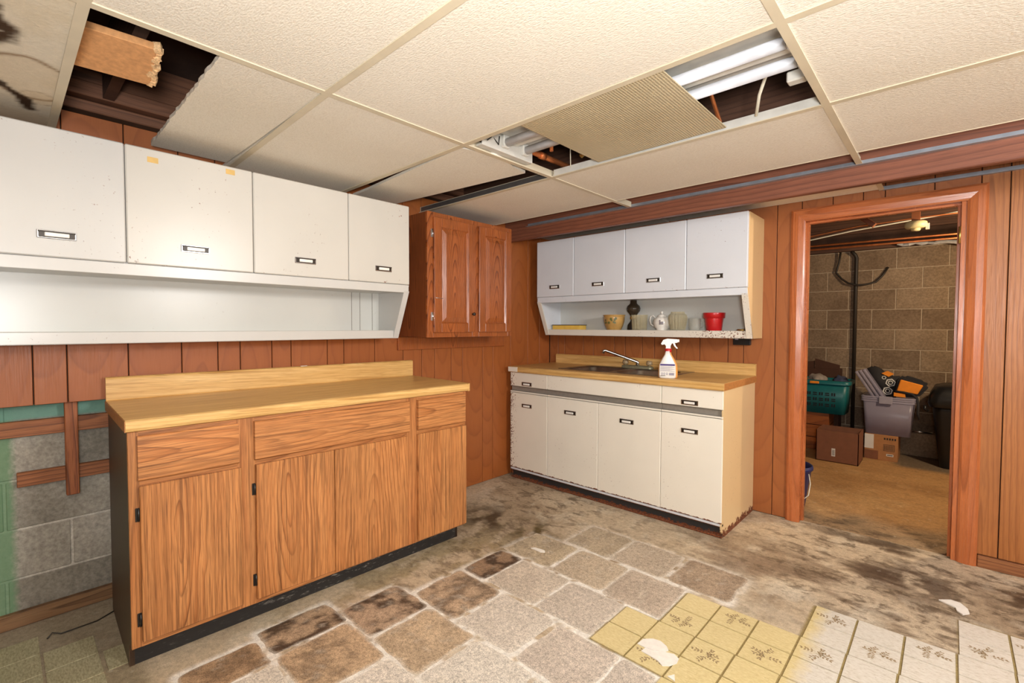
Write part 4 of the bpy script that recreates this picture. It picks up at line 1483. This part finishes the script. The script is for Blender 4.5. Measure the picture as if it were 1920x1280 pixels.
lab(-.046, .046, .930, 1.006, 0)
lab(-.044, .044, .994, 1.005, 1, .0004)
for i in range(8):
    lab(-.042, .042 - (i % 3) * .012, .958 + i * .0042, .9598 + i * .0042, 2, .0004)
for x in (-.038, -.024, -.008):
    lab(x, x + .011, .936, .950, 2, .0004)
    lab(x + .003, x + .008, .940, .946, 0, .0008)
lab(-.040, -.012, .930, .933, 3, .0004)
lab(.010, .040, .934, .950, 2, .0004)
mb.build('label', ['label', 'purple', 'ink_grey', 'ink'], sr)

# ------------------------------------------------------------------ shelf crockery
SZ = 1.2105
bk = thing('paperback_book', 'yellow-edged book lying flat on the shelf above the sink', 'book', (-2.40, 3.33, SZ), math.radians(3))
B(-2.545, -2.275, 3.275, 3.385, SZ + .003, SZ + .038, .001).build('pages', 'yellow_book', bk)
B(-2.550, -2.270, 3.27, 3.388, SZ + .038, SZ + .044, .001).build('cover', 'dark_book', bk)
B(-2.550, -2.270, 3.27, 3.388, SZ, SZ + .003).build('cover', 'yellow_book', bk)

ip = thing('planter_pot', 'ochre glazed planter pot with painted ivy leaves', 'pot', (-1.965, 3.32, SZ))
MB().lathe([(0, 0), (.052, 0), (.056, .006), (.070, .035), (.080, .070), (.083, .100), (.082, .112), (.087, .116), (.087, .122), (.080, .122), (.076, .110), (.060, .03), (0, .025)], (-1.965, 3.32, SZ), 32).build('body', 'ivy_pot', ip)
mb = MB()
rnd = random.Random(4)
for k in range(12):
    a = math.radians(-130 + rnd.uniform(0, 85))
    z = .055 + rnd.uniform(0, .045)
    r = .077 + (z - .05) * .15
    c = Vector((-1.965 + r * math.cos(a), 3.32 + r * math.sin(a), SZ + z))
    tz = Vector((0, 0, 1))
    tt = Vector((-math.sin(a), math.cos(a), 0))
    nn = Vector((math.cos(a), math.sin(a), 0)) * .0025
    s = rnd.uniform(.009, .014)
    pts = [c + nn + tt * (s * math.cos(q) * (1 if i % 2 else .55)) + tz * (s * math.sin(q) * (1 if i % 2 else .55)) for i, q in enumerate(2 * math.pi * j / 10 for j in range(10))]
    mb.bm.faces.new([mb.bm.verts.new(p) for p in pts])
mb.build('ivy_print', 'ivy', ip)

ol = thing('oil_lamp', 'dark smoked-glass oil lamp behind the glass tumbler', 'lamp', (-1.825, 3.375, SZ))
MB().lathe([(0, 0), (.045, 0), (.047, .01), (.042, .045), (.026, .065), (.018, .085), (0, .085)], (-1.825, 3.372, SZ), 24).build('font', 'blackp', ol)
MB().lathe([(0, .085), (.024, .085), (.026, .10), (.022, .115), (0, .116)], (-1.825, 3.372, SZ), 24).build('burner', 'brass', ol)
MB().lathe([(.026, .116), (.034, .13), (.050, .15), (.054, .170), (.047, .19), (.030, .205), (.025, .215), (.025, .232), (.023, .232), (.022, .21), (.045, .186), (.051, .170), (.047, .152), (.030, .13), (.023, .116)], (-1.825, 3.372, SZ), 28).build('globe', 'smoke', ol)


def tumbler(name, label, x, y, prof, mat, rib):
    t = thing(name, label, 'jar', (x, y, SZ))
    mb = MB().lathe(prof, (x, y, SZ), 48, rib=rib, ramp=-.09)
    for f in mb.bm.faces:
        f.smooth = False
    mb.build('body', mat, t)
    return t


tumbler('glass_tumbler', 'ribbed smoky glass tumbler beside the white teapot', -1.735, 3.30,
        [(0, 0), (.052, 0), (.055, .005), (.060, .10), (.062, .118), (.058, .118), (.055, .10), (.050, .012), (0, .01)], 'glass_amber', 4)
tumbler('glass_jar', 'bulging fluted glass jar between teapot and glass mug', -1.432, 3.29,
        [(0, 0), (.048, 0), (.052, .006), (.062, .05), (.068, .09), (.062, .112), (.048, .125), (.046, .136), (.042, .136), (.043, .122), (.058, .108), (.063, .09), (.057, .05), (.046, .012), (0, .01)], 'glass_amber', 3)
gm = thing('glass_mug', 'small clear glass mug next to the red flowerpot', 'mug', (-1.320, 3.32, SZ))
MB().lathe([(0, 0), (.036, 0), (.038, .004), (.042, .088), (.039, .088), (.035, .01), (0, .008)], (-1.320, 3.32, SZ), 28).build('body', 'glass', gm)
MB().tube([(-1.279, 3.325, SZ + .070), (-1.266, 3.332, SZ + .070), (-1.261, 3.335, SZ + .05), (-1.266, 3.332, SZ + .028), (-1.282, 3.325, SZ + .024)], .004, 8).build('handle', 'glass', gm)

tp = thing('teapot', 'white porcelain teapot with a dark flower print', 'teapot', (-1.560, 3.31, SZ))
MB().lathe([(0, 0), (.036, 0), (.042, .006), (.040, .012), (.056, .03), (.062, .055), (.058, .080), (.040, .098), (.030, .103), (0, .104)], (-1.560, 3.31, SZ), 32, rib=4, ramp=-.03).build('body', 'porcelain', tp)
lid = MB().lathe([(.034, .102), (.032, .110), (.016, .120), (0, .122)], (-1.560, 3.31, SZ), 24).build('lid', 'porcelain', tp)
MB().lathe([(.004, .121), (.005, .126), (.010, .133), (.007, .141), (0, .144)], (-1.560, 3.31, SZ), 16).build('knob', 'porcelain', lid)
MB().tube([(-1.615, 3.31, SZ + .03), (-1.645, 3.31, SZ + .045), (-1.655, 3.31, SZ + .075), (-1.648, 3.31, SZ + .105), (-1.63, 3.31, SZ + .112), (-1.607, 3.31, SZ + .09)], .005, 8).build('handle', 'porcelain', tp)
MB().tube([(-1.535, 3.355, SZ + .04), (-1.525, 3.372, SZ + .06), (-1.520, 3.385, SZ + .09), (-1.516, 3.394, SZ + .105)], [.014, .011, .008, .007], 10).build('spout', 'porcelain', tp)
mb = MB()
for k in range(7):
    a = math.radians(-72 + (k % 3) * 9 - 6)
    z = .050 + (k // 3) * .011
    r = .0625
    c = Vector((-1.560 + r * math.cos(a), 3.31 + r * math.sin(a), SZ + z))
    tt = Vector((-math.sin(a), math.cos(a), 0))
    nn = Vector((math.cos(a), math.sin(a), 0)) * .003
    s = .0075
    mb.bm.faces.new([mb.bm.verts.new(c + nn + tt * s * math.cos(q) * (1 if i % 2 else .5) + Vector((0, 0, 1)) * s * math.sin(q) * (1 if i % 2 else .5)) for i, q in enumerate(2 * math.pi * j / 10 for j in range(10))])
mb.build('flower_print', 'flower', tp)

rp = thing('flower_pot', 'glossy red plastic flowerpot at the end of the shelf', 'pot', (-1.185, 3.31, SZ))
MB().lathe([(0, 0), (.047, 0), (.049, .003), (.060, .085), (.060, .086), (.068, .088), (.071, .122), (.067, .124), (.064, .122), (.058, .085), (.045, .012), (0, .01)], (-1.185, 3.31, SZ), 36).build('body', 'red', rp)
MB().lathe([(.0600, .0865), (.0690, .0875), (.0712, .1225), (.0705, .1245)], (-1.185, 3.31, SZ), 36).build('rim', 'red', rp)
tw = thing('brass_fitting', 'small dull brass fitting in the corner of the shelf', 'fitting', (-1.005, 3.30, SZ))
MB().tube([(-1.03, 3.30, SZ + .008), (-.985, 3.295, SZ + .008)], .007, 8).build('stem', 'brass', tw)
MB().lathe([(0, 0), (.012, 0), (.012, .02), (.008, .026), (0, .026)], (-.975, 3.30, SZ), 12).build('cap', 'faucet_green', tw)

ob = thing('outlet_box', 'black electrical outlet box on the panelling under the shelf', 'outlet', (-1.035, 3.41, 1.118))
B(-1.09, -.98, YB - .03, YB - .0005, 1.117, 1.163, .003).build('box', 'blackp', ob)
B(-1.075, -1.055, YB - .032, YB - .03, 1.152, 1.160).build('screw_plate', 'ink_grey', ob)

# loose bits on the floor
pl = thing('plaster_flake', 'large white plaster flake cracked on the yellow vinyl tiles', 'plaster', (-.79, 1.675, .004))
pts = [(-.866, 1.66), (-.862, 1.70), (-.835, 1.728), (-.805, 1.735), (-.775, 1.722), (-.760, 1.705), (-.735, 1.70), (-.712, 1.688), (-.708, 1.660), (-.722, 1.628), (-.742, 1.612), (-.765, 1.625), (-.80, 1.63), (-.835, 1.632)]
a = [p for p in pts[:6]] + [(-.768, 1.69), (-.80, 1.668), (-.83, 1.66)]
b = [(-.832, 1.658), (-.80, 1.666), (-.766, 1.688)] + pts[6:]
MB().prism(a, 'Z', .0041, .0075).build('piece', 'plaster', pl)
MB().prism(b, 'Z', .0041, .0070).build('piece', 'plaster', pl)
meta(MB().prism([(0.0 - .01, 2.87), (.03, 2.905), (.062, 2.90), (.085, 2.86), (.09, 2.82), (.068, 2.79), (.05, 2.81), (.045, 2.84)], 'Z', .001, .006).build('plaster_flake', 'plaster'), 'curled white plaster flake on dark stained floor near the doorway', 'plaster')
meta(MB().prism([(-1.69, 1.985), (-1.675, 2.005), (-1.615, 2.015), (-1.60, 2.0), (-1.62, 1.985)], 'Z', .002, .006).build('plaster_chip', 'plaster'), 'small pale oblong chip on the bare stained floor', 'plaster')
meta(MB().prism([(-.705, 1.575), (-.69, 1.60), (-.675, 1.57)], 'Z', .0042, .007).build('plaster_chip', 'plaster'), 'tiny triangular plaster chip beside the big flake', 'plaster')
meta(MB().tube([(-2.58, .10, .006), (-2.60, .115, .014), (-2.585, .14, .006), (-2.59, .25, .005), (-2.635, .32, .005), (-2.70, .40, .005)], .0028, 6).build('floor_wire', 'cable_b'), 'thin dark wire lying on the floor by the block wall', 'wire')

# ------------------------------------------------------------------ storage room
bx = thing('cardboard_box', 'open plain brown cardboard box standing in front', 'box', (-.73, 5.32, 0))
mb = MB()
X0, X1, Y0, Y1, H_ = -.90, -.575, 5.17, 5.47, .285
for q in ((X0, X1, Y0, Y0 + .006, 0, H_), (X0, X1, Y1 - .006, Y1, 0, H_), (X0, X0 + .006, Y0, Y1, 0, H_), (X1 - .006, X1, Y0, Y1, 0, H_), (X0, X1, Y0, Y1, 0, .006)):
    mb.box(*q)
mb.build('body', 'card', bx)
mb = MB().box(-.777, -.748, Y0 - .001, Y0, .055, .128)
mb.m(1)
for i in range(7):
    mb.box(-.772, -.753, Y0 - .0014, Y0 - .0009, .066 + i * .007, .069 + i * .007)
mb.build('barcode_label', ['label', 'ink'], bx)
pb = thing('cardboard_box', 'printed cardboard box under the clear plastic bin', 'box', (-.44, 5.70, 0))
B(-.575, -.328, 5.56, 5.86, 0, .236, .002).build('body', 'card2', pb)
mb = MB().box(-.574, -.505, 5.559, 5.56, .10, .234)
mb.m(1).box(-.574, -.470, 5.5588, 5.56, 0.004, .085)
mb.m(2)
for i in range(5):
    mb.box(-.43 + i * .019, -.418 + i * .019, 5.559, 5.56, .196, .214)
for q in ((-.432, -.352, .150, .153), (-.432, -.352, .092, .095), (-.432, -.429, .092, .153), (-.355, -.352, .092, .153)):
    mb.box(q[0], q[1], 5.559, 5.56, q[2], q[3])
for i in range(9):
    mb.box(-.425 + i * .0075, -.422 + i * .0075, 5.5591, 5.56, .10, .145)
mb.m(0).box(-.410, -.358, 5.559, 5.56, .045, .066)
mb.m(2).box(-.405, -.363, 5.5586, 5.559, .052, .059)
mb.build('print', ['label', 'card', 'ink'], pb)

# clear bin
cbn = thing('plastic_bin', 'clear plastic storage bin resting on the printed box', 'bin', (-.42, 5.72, .237))


def open_tub(x0, x1, y0, y1, z0, z1, tx, ty, th=.004, r=.03):
    mb = MB()
    bm = mb.bm
    o0 = rloop(bm, x0, x1, y0, y1, z0, r)
    o1 = rloop(bm, x0 - tx, x1 + tx, y0 - ty, y1 + ty, z1, r)
    i1 = rloop(bm, x0 - tx + th, x1 + tx - th, y0 - ty + th, y1 + ty - th, z1, r - .004)
    i0 = rloop(bm, x0 + th, x1 - th, y0 + th, y1 - th, z0 + th, r - .004)
    loft(mb, [o0, o1, i1, i0])
    mb.faces_done([bm.faces.new(o0[::-1])])
    return mb


open_tub(-.575, -.245, 5.58, 5.86, .2375, .55, .022, .02).build('tub', 'bin_clear', cbn)
for k in range(3):
    mb = MB()
    bm = mb.bm
    z = .545 + k * .018
    loft(mb, [rloop(bm, -.612, -.208, 5.552, 5.888, z, .03), rloop(bm, -.612, -.208, 5.552, 5.888, z + .014, .03),
              rloop(bm, -.595, -.225, 5.569, 5.871, z + .014, .026), rloop(bm, -.595, -.225, 5.569, 5.871, z, .026)], cap=False)
    mb.build('rim', 'bin_clear', cbn)
for x in (-.46, -.36):
    pass
B(-.475, -.375, 5.538, 5.552, .53, .60, .004).build('latch', 'ink_grey', cbn)
for k, lb_ in enumerate(('outermost clear plastic lid leaning over the bin rim', 'middle of three clear plastic lids standing in the bin', 'innermost clear plastic lid next to the black tote bag')):
    meta(MB().obox((-.515 + k * .030, 5.65, .575 + k * .012), .022, .13, .56, (0, math.radians(-31), 0), .006).build('bin_lid', 'bin_clear'),
         lb_, 'lid', 'lids standing in the clear bin')
# black printed bag
bg = thing('tote_bag', 'black tote bag with white hexagon print in the plastic bin', 'bag', (-.45, 5.70, .45))
mb = MB()
body = [(-.60, .83), (-.55, .865), (-.49, .845), (-.45, .80), (-.40, .77), (-.33, .78), (-.34, .66), (-.37, .56), (-.50, .56), (-.54, .68)]
mb.prism(body, 'Y', 5.725, 5.83)
bmesh.ops.bevel(mb.bm, geom=mb.bm.edges[:], offset=.012, segments=2, affect='EDGES')
for f in mb.bm.faces:
    f.smooth = True
mb.build('body', 'blackf', bg)
mb = MB()


def hexring(cx, cz, r0, r1):
    for i in range(6):
        a0, a1 = math.radians(60 * i + 15), math.radians(60 * i + 75)
        mb.quad(*[(cx + r * math.cos(a), 5.722, cz + r * math.sin(a)) for r, a in ((r0, a0), (r1, a0), (r1, a1), (r0, a1))])


for cx, cz in ((-.405, .715), (-.425, .635)):
    hexring(cx, cz, .030, .040)
    hexring(cx, cz, .014, .021)
hexring(-.455, .76, .012, .018)
mb.build('hexagon_print', 'label', bg)
MB().prism([(-.475, .800), (-.43, .825), (-.38, .80), (-.42, .770)], 'Y', 5.716, 5.728).build('orange_patch', 'orange', bg)
ogb = thing('sports_bag', 'orange and black zip bag slumped on the plastic bin', 'bag', (-.25, 5.68, .60))
mb = MB().prism([(-.345, .775), (-.30, .80), (-.16, .755), (-.125, .715), (-.155, .66), (-.205, .60), (-.37, .605)], 'Y', 5.60, 5.715)
bmesh.ops.bevel(mb.bm, geom=mb.bm.edges[:], offset=.02, segments=2, affect='EDGES')
mb.build('body', 'blackf', ogb)
mb = MB().prism([(-.325, .762), (-.165, .72), (-.205, .635), (-.35, .655)], 'Y', 5.588, 5.608)
bmesh.ops.bevel(mb.bm, geom=mb.bm.edges[:], offset=.006, segments=1, affect='EDGES')
mb.build('front_pocket', 'orange', ogb)
MB().prism([(-.37, .64), (-.29, .632), (-.285, .60), (-.37, .605)], 'Y', 5.588, 5.602).build('side_pocket', 'orange', ogb)
MB().tube([(-.36, 5.587, .652), (-.30, 5.585, .648), (-.24, 5.582, .635), (-.205, 5.578, .60), (-.195, 5.545, .55), (-.195, 5.535, .47), (-.185, 5.53, .42)], [.008, .009, .01, .011, .011, .010, .008], 8).build('strap', 'blackf', ogb)

# laundry basket on crate
cr = thing('wooden_crate', 'orange-brown wooden crate under the teal laundry basket', 'crate', (-.98, 5.75, 0))
for a, b in ((0, .12), (.126, .246), (.252, .378)):
    B(-1.12, -.87, 5.60, 5.612, a + .001, b, .002).build('slat', 'crate', cr)
    B(-.882, -.87, 5.612, 5.88, a + .001, b, .002).build('slat', 'crate', cr)
B(-1.12, -.882, 5.612, 5.88, .002, .376).build('core', 'card_dark', cr)
lb = thing('laundry_basket', 'teal plastic laundry basket with square cut-outs on a crate', 'basket', (-.92, 5.72, .379))
open_tub(-1.10, -.74, 5.575, 5.87, .3795, .70, .03, .022, .006, .04).build('tub', 'teal', lb)
mb = MB()
loft(mb, [rloop(mb.bm, -1.145, -.695, 5.54, 5.905, .675, .05), rloop(mb.bm, -1.145, -.695, 5.54, 5.905, .705, .05), rloop(mb.bm, -1.125, -.715, 5.56, 5.885, .712, .045), rloop(mb.bm, -1.125, -.715, 5.56, 5.885, .68, .045)], cap=False)
mb.build('rim', 'teal', lb)
B(-1.03, -.95, 5.534, 5.55, .675, .70, .004).build('grip', 'orange', lb)
for r in range(3):
    for c in range(5):
        mb = MB()
        x = -1.055 + c * .052
        z = .45 + r * .055
        y = 5.5735 - (z - .38) / .32 * .022
        if (r + c) % 2:
            mb.box(x, x + .034, y - .003, y + .003, z, z + .010)
            mb.box(x, x + .034, y - .003, y + .003, z + .018, z + .028)
        else:
            mb.box(x, x + .012, y - .003, y + .003, z, z + .030)
            mb.box(x + .020, x + .032, y - .003, y + .003, z, z + .030)
        mb.build('cut_out', 'blackp', lb)


def lump(mb, c, rx, ry, rz, seed):
    rnd = random.Random(seed)
    before = set(mb.bm.verts)
    bmesh.ops.create_icosphere(mb.bm, subdivisions=3, radius=1)
    ph = [rnd.uniform(0, 6) for _ in range(4)]
    for v in set(mb.bm.verts) - before:
        p = v.co
        s = 1 + .18 * math.sin(5 * p.x + ph[0]) * math.sin(4 * p.y + ph[1]) + .1 * math.sin(9 * p.z + 7 * p.x + ph[2])
        v.co = Vector((c[0] + p.x * s * rx, c[1] + p.y * s * ry, c[2] + p.z * s * rz))
    for f in mb.bm.faces:
        f.smooth = True


mb = MB()
lump(mb, (-1.0, 5.71, .685), .085, .12, .075, 1)
meta(mb.build('laundry_pile', 'grey_cloth'), 'crumpled grey laundry heaped in the teal basket', 'laundry')
mb = MB()
lump(mb, (-.80, 5.72, .69), .068, .12, .06, 2)
meta(mb.build('laundry_pile', 'blue_cloth'), 'crumpled dark blue laundry in the teal basket', 'laundry')
db = thing('cardboard_box', 'dark brown cardboard box behind the laundry basket', 'box', (-.97, 5.98, 0))
B(-1.13, -.835, 5.92, 6.09, 0, .80, .002).build('body', 'card_dark', db)
MB().prism([(-1.055, .80), (-.835, .80), (-.835, .845), (-.93, .87), (-1.055, .905)], 'Y', 5.92, 5.928).build('flap', 'card_dark', db)
MB().prism([(-1.13, .80), (-1.06, .80), (-1.06, .88), (-1.13, .868)], 'Y', 5.93, 5.938).build('flap', 'card_dark', db)

tc = thing('trash_can', 'tall black plastic trash can with lid in the storage room', 'trash can', (.12, 5.75, 0))
mb = MB()
loft(mb, [rloop(mb.bm, -.045, .28, 5.60, 5.93, .001, .05), rloop(mb.bm, -.10, .34, 5.56, 5.97, .50, .06), rloop(mb.bm, -.10, .34, 5.56, 5.97, .56, .06)])
mb.build('body', 'blackp', tc)
mb = MB()
loft(mb, [rloop(mb.bm, -.125, .365, 5.535, 5.995, .54, .07), rloop(mb.bm, -.135, .375, 5.525, 6.0, .575, .07), rloop(mb.bm, -.125, .365, 5.535, 5.995, .64, .07), rloop(mb.bm, -.09, .33, 5.57, 5.96, .715, .08), rloop(mb.bm, -.04, .28, 5.62, 5.91, .735, .08)])
mb.build('lid', 'blackp', tc)
mb = MB()
for y in (5.535,):
    mb.tube([(-.13, 5.56, .50), (-.15, 5.55, .52), (-.15, 5.56, .55)], .012, 8)
mb.build('side_grip', 'blackp', tc)

bu = thing('bucket', 'dark blue plastic bucket just inside the doorway', 'bucket', (-.80, 3.72, 0))
MB().lathe([(0, .002), (.095, .002), (.10, .01), (.135, .27), (.140, .285), (.143, .29), (.136, .295), (.128, .285), (.092, .015), (0, .012)], (-.805, 3.72, 0), 30).build('body', 'navy', bu)
MB().lathe([(.137, .262), (.144, .266), (.145, .282), (.139, .286)], (-.805, 3.72, 0), 30).build('rim_band', 'navy', bu)
MB().tube([(-.674, 3.66, .255), (-.658, 3.63, .20), (-.662, 3.60, .13), (-.69, 3.58, .10)], .003, 6).build('bail', 'cable_w', bu)

lg = thing('concrete_ledge', 'low grey concrete ledge against the block wall', 'ledge', (-.1, 6.0, 0))
B(-.45, .8, 5.96, 6.095, 0, .225, .006).build('body', 'cblock_s', lg)
MB().tube([(-.30, 5.975, .238), (-.10, 5.97, .238)], .010, 8).build('rod', 'chrome', lg)

meta(MB().tube([(-.735, 6.075, .0), (-.735, 6.075, 1.96), (-.745, 6.07, 1.99), (-.775, 6.05, 2.03)], .017, 12).build('drain_pipe', 'cable_b'), 'black upright pipe on the storage room block wall', 'pipe')
meta(MB().tube([(-.872, 6.06, 2.03), (-.885, 6.07, 1.93), (-.91, 6.075, 1.82), (-.86, 6.07, 1.75), (-.80, 6.05, 1.70), (-.72, 6.045, 1.675), (-.64, 6.05, 1.68), (-.57, 6.07, 1.70), (-.52, 6.08, 1.76), (-.475, 6.088, 1.845)], .010, 8).build('wall_cable', 'cable_b'), 'dark cable looped across the storage block wall', 'cable')
for z, lab_ in ((2.058, 'upper of two long copper pipes under the storage ceiling'), (2.022, 'lower of two long copper pipes under the storage ceiling')):
    meta(MB().tube([(-2.3, 5.6, z + .012), (1.5, 5.6, z - .03)], .010, 10).build('copper_pipe', 'copper'), lab_, 'pipe', 'storage room copper pipes')
for i, (pts, mt, lb_) in enumerate((
        ([(-1.6, 5.0, 2.04), (-.97, 5.0, 2.055), (-.6, 5.0, 2.10), (-.2, 5.0, 2.115), (.6, 5.0, 2.12)], 'copper', 'copper-coloured cable sagging under the storage joists'),
        ([(-1.6, 5.05, 2.02), (-.98, 5.05, 2.03), (-.65, 5.05, 2.075), (.1, 5.05, 2.14), (.8, 5.05, 2.16)], 'cable_w', 'pale cable rising beneath the storage joists'),
        ([(-.33, 4.85, 2.135), (.03, 4.85, 2.17), (.8, 4.85, 2.20)], 'silver', 'short silvery conduit beside the storage lampholder'))):
    meta(MB().tube(pts, .008 if i == 2 else .006, 8).build('storage_cable' if i < 2 else 'conduit', mt), lb_, 'cable' if i < 2 else 'conduit')
lh = thing('lampholder', 'cream ceramic lampholder fixed under the storage joists', 'lamp', (-.215, 4.80, 1.99))
MB().lathe([(0, 2.0), (.052, 2.0), (.066, 2.01), (.070, 2.03), (.066, 2.046), (.05, 2.055), (0, 2.056)], (-.215, 4.8, 0), 28).build('body', 'lamp_cream', lh)
MB().lathe([(0, 1.982), (.026, 1.982), (.03, 1.99), (.03, 2.0), (0, 2.0)], (-.215, 4.8, 0), 20).build('socket', 'lamp_cream', lh)
B(-.24, -.19, 4.775, 4.825, 2.056, 2.20).build('bracket', 'furring_v', lh)
B(-.158, -.135, 4.785, 4.815, 1.985, 2.03, .002).build('pull_tab', 'cable_w', lh)
meta(MB().obox((-.56, 4.441, 2.11), .035, .05, .34, (0, math.radians(-48), 0), .002).build('bridging_board', 'furring_v'), 'orange diagonal bridging board under the storage ceiling', 'board')
mb = MB()
rnd = random.Random(12)
pts = [(-.40 + .045 * i, 5.96 + rnd.uniform(-.015, .015), 2.05 - .0035 * i + rnd.uniform(-.014, .014)) for i in range(16)]
mb.tube(pts, [rnd.uniform(.012, .026) for _ in pts], 7)
for f in mb.bm.faces:
    f.smooth = False
meta(mb.build('foil_duct', 'foil'), 'crumpled silver foil wrap along the top of the block wall', 'foil')
